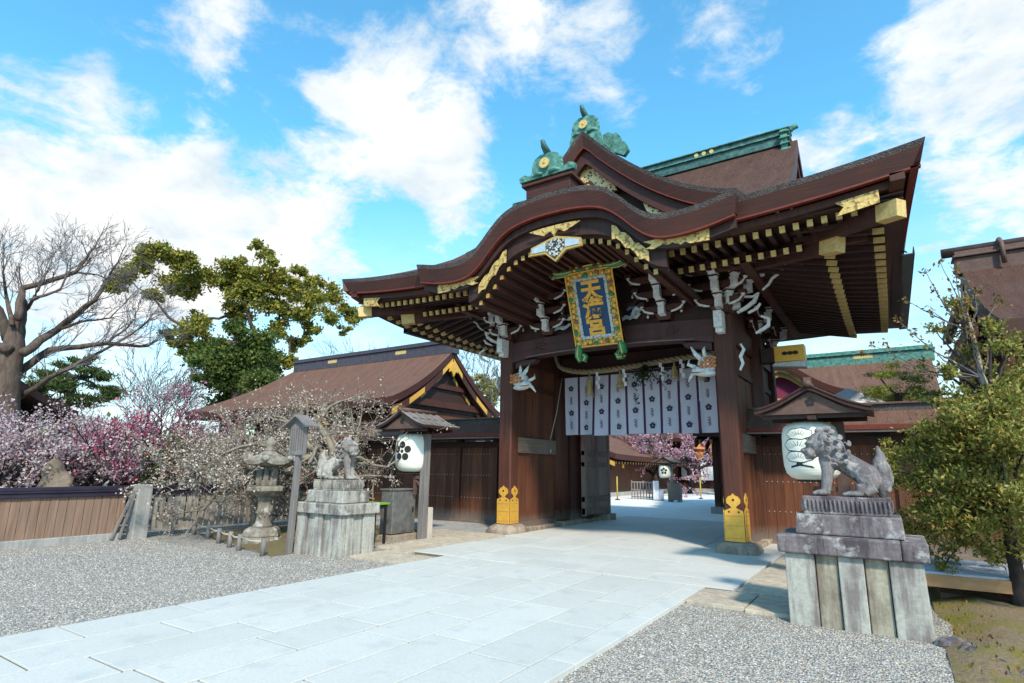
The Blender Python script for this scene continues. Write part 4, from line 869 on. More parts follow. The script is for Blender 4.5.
def noren():
    o = thing('shrine_curtain', (CX, MY-.34, 2.6), 'long pale curtain of white strips with plum flower crests across the gate opening', 'curtain')
    x0, x1, z0, z1 = CX-2.42, CX+2.55, 2.60, 4.32; n = 10; w = (x1-x0)/n; Y = MY-.34
    def wy(x, z): a = (z1-z)/(z1-z0); return Y+.07*a*math.sin(x*3.1+a*.8)+.035*a*math.sin(x*11+1)-.03*a
    rr = random.Random(2)
    rod = MB(); rod.tube([(x0-.2, Y, z1+.02), (x1+.2, Y, z1+.02)], .03, 'dark_wood', 8); rod.build('curtain_rod', o)
    for i in range(n):
        xa, xb = x0+i*w+.035, x0+(i+1)*w-.035; dz = rr.uniform(-.02, .02)
        def P(u, v): x = xa+(xb-xa)*u; z = z1+(z0+dz-z1)*v; return V((x, wy(x, z), z))
        b = MB(); b.slab(P, 6, 14, .004, 'noren_cloth', fb=lambda u, v: P(u, v)+V((0, .006, 0))); c = b.build('cloth_strip', o)
        b = MB(); xm = (xa+xb)/2; a0 = .34 if i % 2 == 0 else .22
        for k in range(4):
            z = z1-.42-.36*k-(0 if i % 2 else -.08)
            if z < z0+.1: continue
            y = wy(xm, z)-.024
            if (k+i) % 2 == 0:
                for q in range(5):
                    t = math.pi/2+q*2*math.pi/5; b.prism(circle(9, .037, (.052*math.cos(t), .052*math.sin(t))), ((xm, y, z), XA, ZA, -YA), -.002-.0004*q, 'print_ink')
            else:
                for q in range(3): wave(b, V((xm, y, z+.075-.075*q)), XA, ZA, [(-.05, .015), (-.015, .035), (.03, .0), (0, -.03), (-.035, -.02)], .011, 0, 'print_ink', -.002)
        b.build('printed_crest', c)
        if i < n:
            b = MB()
            for s_ in ((xa-.035,),): 
                for k in range(14):
                    za, zb = z1+(z0-z1)*k/14, z1+(z0-z1)*(k+1)/14; xx = x0+i*w
                    b.hexa([(xx-.034, wy(xx, zb)-.004, zb), (xx+.034, wy(xx, zb)-.004, zb), (xx+.034, wy(xx, zb)+.004, zb), (xx-.034, wy(xx, zb)+.004, zb), (xx-.034, wy(xx, za)-.004, za), (xx+.034, wy(xx, za)-.004, za), (xx+.034, wy(xx, za)+.004, za), (xx-.034, wy(xx, za)+.004, za)], 'seam')
            if i: b.build('purple_seam', o)
    c = MB(); c.tube([(x0-.05, Y-.02, z1), (x0-.18, Y-.12, 3.3), (x0-.34, Y-.3, 2.35)], .012, 'cord', 6); k = c.build('pull_cord', o)
    c = MB(); c.ell((x0-.34, Y-.3, 2.27), (.05, .05, .09), 'cord', 8, 6); c.ell((x0-.31, Y-.3, 2.15), (.04, .04, .07), 'cord', 8, 6); c.build('knot', k)
noren()
def shimenawa():
    o = thing('straw_rope', (CX, 14.8, 4.4), 'thick twisted straw rope with tassels sagging above the white curtain', 'rope')
    pl = [(-8.2, 5.05), (-8.05, 4.68), (-7.75, 4.50), (-7.2, 4.40), (-6.4, 4.40), (-5.5, 4.45), (-4.6, 4.53), (-3.8, 4.58), (-3.1, 4.72)]
    pts = []
    for k in range(120):
        x = -8.2+5.1*k/119; pts.append(V((x, 14.8, interp(pl, x))))
    for ph in (0, 2*math.pi/3, 4*math.pi/3):
        b = MB(); L = 0; q = []; 
        for i, p in enumerate(pts):
            if i: L += (p-pts[i-1]).length
            a = L*14+ph; q.append(p+V((0, math.cos(a)*.042, math.sin(a)*.042)))
        b.tube(q, .045, 'rope_straw', 6); b.build('strand', o)
    for x, L in ((-7.02, .46), (-6.08, .32), (-4.55, .30), (-3.85, .40)):
        z = interp(pl, x)-.05; b = MB(); b.lathe([(.02, 0), (.03, -.12), (.07, -.2), (.08, -.3), (.075, -.2-L*.6), (.11, -.15-L), (.10, -.17-L)], (x, 14.76, z), 'straw', 10)
        for k in range(14): t = R.random()*6.28; b.tube([(x+.07*math.cos(t), 14.76+.07*math.sin(t), z-.25), (x+.11*math.cos(t), 14.76+.11*math.sin(t), z-.2-L-.06*R.random())], .008, 'straw', 3)
        b.build('straw_tassel', o)
    for x in (-6.75, -5.95, -4.35, -4.9):
        z = interp(pl, x)-.05; b = MB(); p = V((x, 14.74, z))
        for k in range(4): s_ = .05*(k % 2)-.02; b.box((x+s_-.04, 14.735-.004*k, z-.12*(k+1)), (x+s_+.04, 14.738-.004*k, z-.12*k), 'sheet_white')
        b.build('paper_streamer', o)
    b = MB(); c = V((-5.35, 14.7, 4.28))
    for k in range(16):
        e = c+V((R.gauss(0, .30), R.gauss(0, .1), -.1-abs(R.gauss(0, .22)))); b.tube([c+V((0, 0, .15)), (c+e)/2+V((0, 0, .05)), e], [.012, .008, .004], 'bark_dark', 4)
        for q in range(14): b.leaf(c.lerp(e, R.random())+V((R.gauss(0, .05), R.gauss(0, .05), R.gauss(0, .05))), .10, 'sakaki')
    for k in range(20): b.leaf(c+V((-.25+R.gauss(0, .05), 0, -.5-.4*R.random())), .09, 'sakaki')
    b.build('evergreen_sprig', o)
shimenawa()
#==PART3==
# ------------------------------------------------------------------ walls beside the gate
def wing_wall(x0, x1, y, label):
    o = thing('wooden_wall', ((x0+x1)/2, y, 0), label, 'wall'); rr = random.Random(int(x0*7))
    n = max(2, round((x1-x0)/1.45))
    for i in range(n+1):
        x = x0+(x1-x0)*i/n; b = MB(); b.box((x-.085, y-.10, .03), (x+.085, y+.12, 2.5), 'board_wood'); b.build('wall_post', o, bevel=.008)
    for i in range(n):
        xa, xb = x0+(x1-x0)*i/n+.087, x0+(x1-x0)*(i+1)/n-.087; b = MB(); m = 6
        for k in range(m): b.box((xa+(xb-xa)*k/m+.003, y-.02-.004*(k % 2), .1), (xa+(xb-xa)*(k+1)/m-.003, y+.03, 2.26), 'board_wood')
        p = b.build('board_panel', o)
        b = MB()
        for z in (.75, 1.42, 2.05):
            k = xa+.06
            while k < xb: b.cbox((k, y-.03, z), (.018, .016, .018), 'plaster'); k += .115
        b.build('nail_heads', p)
    b = MB(); b.box((x0-.1, y-.13, .0), (x1+.1, y+.14, .10), 'rail_wood'); b.build('sill', o, bevel=.008)
    b = MB(); b.box((x0-.1, y-.12, 2.26), (x1+.1, y+.13, 2.44), 'dark_wood'); b.build('top_rail', o, bevel=.008)
    for s_, nm in ((-1, 'f'), (1, 'r')):
        b = MB()
        b.slab(lambda u, v: V((x0-.15+(x1-x0+.3)*u, y+s_*(.15+.62*(1-v)), 2.64+.34*v**1.2)), 24, 5, .10, 'roof_bark_red', 'dark_wood', 'vermilion'); b.build('wall_roof', o)
        b = MB(); ya = y+s_*.70; b.box((x0-.15, min(ya, ya+.04*s_), 2.49), (x1+.15, max(ya, ya+.04*s_), 2.535), 'rail_wood'); b.build('eave_batten', o)
        b = MB(); b.slab(lambda u, v: V((x0-.1+(x1-x0+.2)*u, y+s_*(.1+.6*v), 2.52)), 2, 2, .02, 'dark_wood'); b.build('soffit', o)
    b = MB(); b.box((x0-.15, y-.18, 2.93), (x1+.15, y+.18, 3.10), 'roof_bark_grey'); b.box((x0-.15, y-.24, 3.103), (x1+.15, y+.24, 3.15), 'lantern_roof_wood'); b.build('ridge_cap', o, bevel=.01)
    return o
wing_wall(-18.5, CX-HS-.14, 14.5, 'brown board wall with bark roof, running left from the gate behind the grey cabinet')
wing_wall(CX+HS+.14, 8.5, 14.9, 'brown board wall with rows of nail heads, running right from the gate behind the right guardian lion')

# ------------------------------------------------------------------ guardian lions and plinths
def plinth(cx, cy, label, seed, w=.66, dp=.44, tm='granite_dark'):
    o = thing('stone_plinth', (cx, cy, 0), label, 'plinth', 'plinths of the guardian lions'); rr = random.Random(seed); z1 = .745
    for side in range(4):
        nx, ny = ((0, -1), (1, 0), (0, 1), (-1, 0))[side]; tx, ty = -ny, nx; hs, ho = (w, dp) if nx == 0 else (dp, w); L = hs*2; n = 5 if nx == 0 else 3; a = -hs
        for k in range(n):
            ww = L*((.235 if k in (0, 4) else .19 if k == 2 else .17) if n == 5 else (.36, .28, .36)[k]); s0, s1 = a, a+ww; a = s1; pr = .0 if k % 2 == 0 else -.035
            if k in (0, n-1) and side in (1, 3): s0, s1 = (s0+.13, s1) if k == 0 else (s0, s1-.13)
            out = ho+pr; inn = ho-.13; b = MB(); pt = lambda s_, o_, z: V((cx+nx*o_+tx*s_, cy+ny*o_+ty*s_, z)); t = .022
            g = .004
            b.hexa([pt(s0+g, inn, -.05), pt(s0+g, out+t, -.05), pt(s1-g, out+t, -.05), pt(s1-g, inn, -.05), pt(s0+g, inn, z1), pt(s0+g, out, z1), pt(s1-g, out, z1), pt(s1-g, inn, z1)], 'granite' if k % 2 == 0 or tm != 'granite_dark' else 'granite_warm')
            b.build('upright_slab', o, bevel=.012)
    b = MB(); b.box((cx-w+.14, cy-dp+.14, 0), (cx+w-.14, cy+dp-.14, z1-.01), 'granite_warm'); b.build('core', o)
    b = MB(); b.box((cx-w-.06, cy-dp-.06, z1+.003), (cx-.42+.9*(seed % 2), cy+dp+.06, z1+.20), tm); b.box((cx-.415+.9*(seed % 2), cy-dp-.06, z1+.003), (cx+w+.06, cy+dp+.06, z1+.198), tm); b.build('cap_slab', o, bevel=.018)
    b = MB(); b.box((cx-.52, cy-.32, z1+.205), (cx+.52, cy+.32, z1+.43), tm, .015); b.build('middle_tier', o, bevel=.016)
    b = MB(); b.box((cx-.44, cy-.25, z1+.433), (cx+.44, cy+.25, z1+.63), tm)
    for k in range(20): b.tube([(cx-.42+.044*k, cy-.255, z1+.47), (cx-.415+.044*k, cy-.262, z1+.53), (cx-.42+.044*k, cy-.255, z1+.595)], .013, tm, 6)
    for k in range(11):
        for s_ in (-1, 1): b.tube([(cx+s_*.445, cy-.22+.044*k, z1+.47), (cx+s_*.452, cy-.215+.044*k, z1+.53), (cx+s_*.445, cy-.22+.044*k, z1+.595)], .013, tm, 6)
    b.build('top_tier', o, bevel=.012)
    return z1+.63
PR = (-.50, 8.00); PL = (-9.24, 7.88)
zt = plinth(*PR, 'tall stepped stone plinth under the right lion, of five upright slabs and a dark cap', 1)
plinth(*PL, 'pale stained stepped stone plinth under the left lion, beside the wooden notice', 2, .64, .42, 'granite_stained')
def lion(name, loc, rz, label, mouth, sc_=1.0, head_turn=0.0, mat='lion_stone'):
    b = MB(); E = lambda c, r, rot=None, nu=14, nv=10: b.ell(c, r, mat, nu, nv, rot)
    rot = lambda ax, a: Matrix.Rotation(a, 3, ax)
    cap = lambda a, c, r0, r1: b.tube([V(a).lerp(V(c), t) for t in (0, .33, .66, 1)], [r0+(r1-r0)*t for t in (0, .33, .66, 1)], mat, 12)
    E((-.13, 0, .42), (.12, .125, .16), rot('Y', .25)); cap((-.10, 0, .44), (.20, 0, .23), .115, .125); E((.22, 0, .19), (.115, .13, .15)); E((-.12, 0, .51), (.145, .14, .155))
    for s_ in (-1, 1):
        cap((-.15, s_*.085, .40), (-.205, s_*.095, .06), .07, .05); E((-.245, s_*.10, .035), (.085, .058, .036)); E((-.165, s_*.09, .33), (.075, .06, .11))
        E((.20, s_*.115, .18), (.105, .06, .13), rot('Y', -.3)); cap((.13, s_*.13, .13), (.12, s_*.135, .045), .05, .042); E((.06, s_*.14, .032), (.10, .052, .034)); cap((.26, s_*.12, .10), (.16, s_*.13, .035), .055, .045)
        for k in range(3): E((-.315, s_*.10+(k-1)*.033, .03), (.028, .016, .022), None, 8, 6); E((-.03, s_*.14+(k-1)*.03, .028), (.028, .015, .02), None, 8, 6)
    tail = [((.33, 0, .12), (.065, .09, .13)), ((.36, 0, .27), (.075, .075, .13)), ((.345, 0, .39), (.055, .05, .11)), ((.33, 0, .48), (.028, .03, .07)), ((.40, 0, .20), (.045, .05, .10)), ((.29, 0, .33), (.03, .045, .09))]
    for c, r in tail: E(c, r)
    for k in range(6):
        for s_ in (-1, 1): E((.38-.012*k, s_*(.055-.006*k), .10+.06*k), (.035, .026, .05), rot('X', s_*.4), 8, 6)
    base = len(b.v)                                   # the head, turned on the neck
    E((-.20, 0, .615), (.135, .125, .125)); E((-.315, 0, .575), (.075, .088, .062)); E((-.325, 0, .525 if mouth == 'shut' else .505), (.062, .075, .03)); E((-.375, 0, .60), (.03, .045, .028))
    E((-.29, 0, .655), (.05, .10, .035))
    for s_ in (-1, 1):
        E((-.30, s_*.058, .632), (.026, .026, .022), None, 10, 8); E((-.30, s_*.062, .665), (.04, .034, .016), None, 8, 6); E((-.17, s_*.125, .67), (.045, .022, .035), None, 8, 6); E((-.335, s_*.075, .555), (.03, .024, .04), None, 8, 6); E((-.385, s_*.02, .592), (.014, .012, .01), None, 6, 5)
        for k in range(2): E((-.375, s_*.035, .54-.02*k), (.01, .01, .018), None, 6, 5)
    for row, (z, xs_, rw) in enumerate(((.40, (-.17, -.08), .125), (.475, (-.20, -.12, -.03), .148), (.55, (-.17, -.08, .01), .150), (.625, (-.20, -.12, -.04), .138), (.695, (-.16, -.08), .105))):
        for s_ in (-1, 1):
            for cx_ in xs_:
                cy_ = s_*rw*(1-((cx_+.10)/.22)**2); nrm = V(((cx_+.10)*1.2, cy_, (z-.52)*.7)).normalized(); u_ = nrm.cross(ZA).normalized(); w_ = nrm.cross(u_); c_ = V((cx_, cy_, z))
                b.tube([c_+nrm*(.010+.0012*i)+(u_*math.cos(t)+w_*math.sin(t))*max(.004, .034-.0026*i) for i, t in enumerate([q*.66 for q in range(13)])], .0125, mat, 6)
    E((-.16, 0, .745), (.05, .05, .04)); E((-.10, 0, .74), (.05, .06, .04))
    if mouth == 'horn': E((-.18, 0, .775), (.025, .025, .05))
    q = Matrix.Rotation(head_turn, 3, 'Z') @ Matrix.Rotation(-.30 if mouth == 'shut' else -.05, 3, 'Y') @ Matrix.Diagonal((1.12, 1.15, 1.1)); pv = V((-.13, 0, .5))
    for i in range(base, len(b.v)): b.v[i] = pv+q @ (b.v[i]-pv)+V((.03, 0, -.03))
    ctr = Matrix.Rotation(rz, 3, 'Z'); b.v = [V(loc)+ctr @ (p*sc_) for p in b.v]
    o = b.build(name, None, loc, remesh=.0085, smooth_it=1)
    return tag(o, label, 'statue')
lion('stone_lion', (PR[0]+.02, PR[1]-.02, zt), rad(4), 'weathered stone guardian lion in profile, crouching with lowered head before the pine painted lantern', 'shut', 1.07, .12)
lion('stone_lion', (PL[0]+.0, PL[1]-.0, zt), rad(180+28), 'pale stone guardian lion sitting upright on the left plinth, in front of plum branches', 'horn', 1.07, -.55, 'lion_pale')

# ------------------------------------------------------------------ lanterns on posts
def post_lantern(x, y, label, kind, label2):
    o = thing('lantern_stand', (x, y, 0), label, 'lantern stand', 'roofed lantern stands'); dx = .30
    b = MB(); b.box((x+dx-.085, y-.085, .0), (x+dx+.085, y+.085, 2.42), 'grey_wood' if kind == 'crest' else 'lantern_roof_wood'); b.build('post', o, bevel=.012)
    b = MB(); b.box((x-.12, y-.05, 1.36), (x+dx, y+.05, 1.43), 'lantern_roof_wood'); b.box((x-.02, y-.04, 1.0), (x+.04, y+.04, 1.36), 'lantern_roof_wood'); b.bar((x+dx, y, 1.1), (x, y, 1.37), .05, .06, 'lantern_roof_wood', (0, 1, 0)); b.build('bracket', o, bevel=.006)
    # small gabled roof, ridge along Y
    W, D = .80, .62; zr = 2.93
    tab = [(0, 0), (.2, -.10), (.45, -.235), (.65, -.31), (W, -.345)]
    for s_ in (-1, 1):
        b = MB(); b.slab(lambda u, v: V((x+s_*W*u, y-D+2*D*v, zr+interp(tab, W*u))), 12, 4, .055, 'grey_wood' if kind == 'crest' else 'lantern_roof_wood', 'dark_wood', 'dark_wood'); rf = b.build('roof_slope', o)
        b = MB(); n = 5
        for k in range(n+1):
            yy = y-D+2*D*k/n; b.tube([(x+s_*W*t, yy, zr+interp(tab, W*t)+.012) for t in [q/8 for q in range(9)]], .02, 'grey_wood' if kind == 'crest' else 'dark_wood', 6)
        for t in (.4, .75, .98): b.tube([(x+s_*W*t, y-D+2*D*k/10, zr+interp(tab, W*t)+.012) for k in range(11)], .016, 'grey_wood' if kind == 'crest' else 'dark_wood', 6)
        b.build('roof_battens', rf)
    b = MB(); b.tube([(x, y-D-.06, zr+.04), (x, y+D+.06, zr+.04)], .055, 'lantern_roof_wood', 10); b.cbox((x, y-D+.02, zr+.09), (.10, .10, .10), 'lantern_roof_wood'); b.build('ridge', o)
    b = MB()
    for yy in (y-D+.08, y+D-.08): b.prism([(x+W*t*.9, zr-.07+interp(tab, W*abs(t))) for t in [-1+q/8 for q in range(17)]]+[(x+.55, 2.52), (x-.55, 2.52)], ((0, yy, 0), XA, ZA, YA), .04, 'lantern_roof_wood')
    b.box((x-.70, y-D+.13, 2.46), (x+.70, y-D+.21, 2.54), 'dark_wood'); b.box((x-.70, y+D-.21, 2.46), (x+.70, y+D-.13, 2.54), 'dark_wood'); b.box((x-.06, y-D+.1, 2.44), (x+.06, y+D-.1, 2.50), 'dark_wood'); gb = b.build('gable', o)
    b = MB(); 
    for q in range(5):
        t = math.pi/2+q*2*math.pi/5; b.prism(circle(8, .028, (x+.042*math.cos(t), 2.70+.042*math.sin(t))), ((0, y-D+.078, 0), XA, ZA, -YA), .006+.0004*q, 'black')
    b.build('plum_badge', gb)
    # the paper lantern
    prof_ = [(.25, -.45), (.255, -.44), (.34, -.415), (.405, -.35), (.435, -.24), (.445, 0), (.435, .24), (.405, .36), (.34, .425), (.26, .44), (.25, .45)]
    lx, ly, lz = x-.10, y-.02, 1.98; Rl = .94
    b = MB(); b.lathe([(r_*Rl, z) for r_, z in prof_], (lx, ly, lz), 'lantern_paper', 36); o2 = b.build('paper_lantern', None, (lx, ly, lz-.45))
    tag(o2, label2, 'lantern', 'large paper lanterns')
    b = MB(); b.lathe([(.255*Rl, .445), (.27*Rl, .45), (.27*Rl, .475), (.255*Rl, .48)], (lx, ly, lz), 'black', 28); b.build('top_rim', o2)
    b = MB(); b.lathe([(.24*Rl, -.48), (.26*Rl, -.475), (.26*Rl, -.452), (.255*Rl, -.448)], (lx, ly, lz), 'black', 28); b.build('bottom_rim', o2)
    def on(u, v, off=.004):                         # a point on the paper, u along the surface, v up
        r_ = interp([(z, q*Rl) for q, z in prof_[1:-1]], v)+off; t = -math.pi/2+th0+u/(.445*Rl); return V((lx+r_*math.cos(t), ly+r_*math.sin(t), lz+v))
    def patch(poly, off=.004, mat='ink'):
        g = MB(); n = len(poly); cu = sum(p[0] for p in poly)/n; cv = sum(p[1] for p in poly)/n; vs_ = [on(cu, cv, off)]; K = 4
        for j in range(1, K+1):
            for p in poly: vs_.append(on(cu+(p[0]-cu)*j/K, cv+(p[1]-cv)*j/K, off))
        fs = [(0, 1+i, 1+(i+1) % n) for i in range(n)]
        for j in range(K-1): fs += [(1+j*n+i, 1+(j+1)*n+i, 1+(j+1)*n+(i+1) % n, 1+j*n+(i+1) % n) for i in range(n)]
        return vs_, fs
    b = MB(); th0 = 0
    if kind == 'crest':
        th0 = rad(6)
        for q in range(5):
            t = math.pi/2+q*2*math.pi/5; b.add(*patch(circle(18, .083, (.152*math.cos(t), .02+.152*math.sin(t)))), 'ink')
        b.add(*patch(circle(14, .042, (0, .02))), 'ink'); b.build('plum_crest', o2)
    else:
        th0 = rad(-12)
        n_ = 0
        for cu, cv, w, h in ((-.06, -.10, .21, .085), (-.05, .08, .23, .10), (-.03, .25, .19, .085)):
            pts = []
            for k in range(44):
                t = 2*math.pi*k/44; rr_ = 1+.13*abs(math.sin(3.5*t)); pts.append((cu+w*rr_*math.cos(t), cv+h*rr_*math.sin(t)))
            b.add(*patch(pts, .004+n_), 'ink'); b.add(*patch([(cu+(p[0]-cu)*.94, cv+(p[1]-cv)*.86) for p in pts], .0055+n_), 'lantern_paper')
            for k in range(9):
                t = math.pi*(k+.5)/9; q0 = (cu+w*.30*math.cos(t), cv-h*.5+h*.35*math.sin(t)); q1 = (cu+w*.88*math.cos(t), cv-h*.5+h*1.15*math.sin(t)); dx = .006
                b.add(*patch([(q0[0]-dx, q0[1]), (q0[0]+dx, q0[1]), (q1[0]+dx*.4, q1[1]), (q1[0]-dx*.4, q1[1])], .007+n_), 'ink')
            n_ += .004
        b.add(*patch([(-.22, -.27), (.16, -.27), (.12, -.24), (.0, -.22), (-.02, -.19), (-.10, -.19), (-.11, -.22), (-.20, -.24)]), 'ink'); b.build('painted_pine', o2)
post_lantern(-9.62, 10.5, 'weathered wooden stand with grey shingled gable roof beside the grey cabinet', 'crest', 'white paper lantern with black plum blossom crest on the left stand')
post_lantern(-.96, 10.35, 'dark wooden stand with brown gable roof behind the right lion', 'pine', 'white paper lantern painted with a black pine behind the right lion')

# ------------------------------------------------------------------ things on the left side
def stone_lantern(x, y, label, s=1.0, q=1.0):
    o = thing('stone_lantern', (x, y, 0), label, 'stone lantern'); L = lambda prof_, mat, n, nm, rot=0, smooth=False, bv=0: (lambda b: (b.lathe([(r_*s*q, z*s) for r_, z in prof_], (x, y, 0), mat, n, smooth, rot), b.build(nm, o, bevel=bv)))(MB())
    L([(.62, -.03), (.64, .07), (.52, .13), (.55, .15), (.50, .28), (.38, .33)], 'lantern_stone', 6, 'pedestal', .3, False, .02)
    L([(.27, .32), (.26, .38), (.20, .42), (.185, .62), (.20, .64), (.20, .69), (.185, .71), (.18, .92), (.22, .98)], 'lantern_stone', 20, 'shaft', 0, True)
    L([(.22, .98), (.40, 1.05), (.55, 1.12), (.55, 1.20), (.42, 1.23)], 'lantern_stone', 6, 'platform', .3, False, .015)
    b = MB(); b.lathe([(.30*s*q, 1.23*s), (.33*s*q, 1.30*s), (.32*s*q, 1.62*s), (.27*s*q, 1.68*s)], (x, y, 0), 'lantern_stone', 6, False, .3); fb = b.build('fire_box', o, bevel=.01)
    b = MB()
    for k in range(3):
        t = .3+math.pi/6+k*2*math.pi/3-math.pi*.5; c = V((x+.285*s*q*math.cos(t), y+.285*s*q*math.sin(t), 1.47*s)); b.prism([(-.09*s, -.11*s), (.09*s, -.11*s), (.09*s, .11*s), (-.09*s, .11*s)], (c, V((-math.sin(t), math.cos(t), 0)), ZA, V((math.cos(t), math.sin(t), 0))), .004, 'black')
    b.build('window', fb)
    b = MB(); n = 6; vs_ = []; prof_ = [(.30, 1.66, 0), (.74, 1.70, .08), (.76, 1.78, .10), (.55, 1.84, .02), (.30, 1.93, 0), (.16, 2.0, 0)]
    for r_, z, lf in prof_:
        for k in range(24): 
            t = .3+2*math.pi*k/24; a = (k % 4)/4; c = abs(a-.5)*2; rr_ = r_*q*(.87+.13*c); vs_.append((x+rr_*s*math.cos(t), y+rr_*s*math.sin(t), (z+lf*c**3)*s))
    fs = [(j*24+k, j*24+(k+1) % 24, (j+1)*24+(k+1) % 24, (j+1)*24+k) for j in range(5) for k in range(24)]+[tuple(range(24))[::-1], tuple(120+k for k in range(24))]
    b.add(vs_, fs, 'lantern_stone'); 
    for k in range(6): t = .3+k*math.pi/3; b.ell((x+.70*s*q*math.cos(t), y+.70*s*q*math.sin(t), 1.84*s), (.09*s, .09*s, .075*s), 'lantern_stone', 10, 7)
    b.build('roof', o)
    L([(.14, 1.99), (.17, 2.03), (.10, 2.07), (.14, 2.13), (.15, 2.20), (.08, 2.28), (.01, 2.34)], 'lantern_stone', 14, 'jewel', 0, True)
stone_lantern(-11.68, 7.95, 'old lichen covered stone lantern with curled roof standing under the white plum', .97, .80)
def notice():
    x, y = -9.88, 7.34; o = thing('wooden_notice', (x, y, 0), 'narrow grey wooden notice on a pole with tiny gable roof, beside the left plinth', 'sign')
    lean = V((.06, -.03, 0))
    b = MB(); b.bar((x, y, -.1), V((x, y, 1.95))+lean*1.9, .11, .09, 'grey_wood', (0, 1, 0)); b.build('pole', o, bevel=.008)
    bx = x+.13; b = MB(); b.box((bx-.25, y-.13, 1.84), (bx+.25, y-.09, 2.47), 'grey_wood'); bd = b.build('board', o, bevel=.006)
    b = MB(); rr = random.Random(4)
    for c in range(6):
        z = 2.36
        while z > 1.94: L = rr.uniform(.015, .035); b.box((bx-.19+c*.07, y-.1335, z-L), (bx-.172+c*.07, y-.13, z), 'lantern_roof_wood'); z -= L+.016
    b.build('faded_writing', bd)
    for s_ in (-1, 1):
        b = MB(); b.hexa([(bx, y-.24, 2.59), (bx+s_*.36, y-.24, 2.37), (bx+s_*.36, y+.06, 2.37), (bx, y+.06, 2.59), (bx, y-.24, 2.625), (bx+s_*.37, y-.24, 2.40), (bx+s_*.37, y+.06, 2.40), (bx, y+.06, 2.625)] if s_ > 0 else
               [(bx-.36, y-.24, 2.37), (bx, y-.24, 2.59), (bx, y+.06, 2.59), (bx-.36, y+.06, 2.37), (bx-.37, y-.24, 2.40), (bx, y-.24, 2.625), (bx, y+.06, 2.625), (bx-.37, y+.06, 2.40)], 'grey_wood'); b.build('roof_board', o)
    b = MB(); b.prism([(bx-.25, 2.47), (bx+.25, 2.47), (bx, 2.59)], ((0, y-.12, 0), XA, ZA, YA), .03, 'grey_wood'); b.build('gable', o)
notice()
def fence(y0, y1, label, mat, gap, rail=True):
    X = -14.45; o = thing('picket_fence', (X, (y0+y1)/2, 0), label, 'fence'); rr = random.Random(int(y0*5)); n = int((y1-y0)/.155)
    for k in range(n):
        y = y0+(y1-y0)*(k+.5)/n; w = .155/2-gap/2; b = MB(); j = rr.uniform(-.006, .006); b.box((X-.012+j, y-w, .14), (X+.016+j, y+w, .93+rr.uniform(-.005, .01)), mat); b.build('picket', o)
    for z in (.28, .66):
        b = MB(); b.box((X-.06, y0, z), (X-.016, y1, z+.08), 'dark_wood' if gap < .02 else 'grey_wood'); b.build('rail', o)
    b = MB(); b.box((X-.07, y0-.02, .93), (X+.07, y1+.02, 1.02), 'purple_metal'); b.box((X-.10, y0-.02, 1.023), (X+.10, y1+.02, 1.06), 'purple_metal'); b.box((X-.06, y0-.02, 1.063), (X+.06, y1+.02, 1.14), 'purple_metal'); b.build('cap_rail', o, bevel=.008)
    if rail: b = MB(); b.box((X-.09, y0, -.05), (X+.09, y1, .14), 'concrete'); b.build('kerb', o, bevel=.01)
fence(-4.0, 6.35, 'weathered brown picket fence with dark metal cap rail on a concrete kerb', 'fence_wood', .008)
fence(6.92, 12.1, 'greyer gapped picket fence beyond the stone post, behind the white plum', 'fence_grey', .06, False)
b = MB(); b.box((-14.58, 6.52, -.05), (-14.28, 6.82, 1.17), 'concrete', .012); tag(b.build('fence_post', None, (-14.43, 6.67, 0), bevel=.02), 'square pale stone post between the two picket fences', 'post')
def stay():
    o = thing('fence_stay', (-14.3, 6.42, 0), 'slanting thin wooden stay leaning at the end of the brown picket fence', 'stay')
    for k, (a, c) in enumerate((((-14.33, 6.12, .03), (-14.35, 6.44, .98)), ((-14.33, 6.28, .03), (-14.35, 6.47, .98)))):
        b = MB(); b.bar(a, c, .05, .04, 'grey_wood'); b.build('stay_pole', o)
    for z in (.3, .5, .7): b = MB(); b.bar((-14.33, 6.12+.34*z, z), (-14.34, 6.40+.02, z), .03, .03, 'grey_wood'); b.build('rung', o)
stay()
def barrier():
    o = thing('rope_barrier', (-12, 7.3, 0), 'low barrier of short stakes and a pale rail around the bed with the stone lantern', 'barrier')
    P = [(-14.2, 7.85), (-13.2, 7.62), (-12.25, 7.32), (-11.5, 7.12), (-10.95, 6.98), (-10.0, 6.86)]
    for k, (x, y) in enumerate(P): b = MB(); b.tube([(x, y, -.05), (x+.01, y, .30)], .05, 'grey_wood', 8); b.build('stake', o)
    for a, c in zip(P, P[1:]):
        b = MB(); A, C = V((*a, .24)), V((*c, .24)); b.tube([A, A.lerp(C, .5)-V((0, 0, .03)), C], .018, 'cord', 6); b.build('rail_rope', o)
barrier()
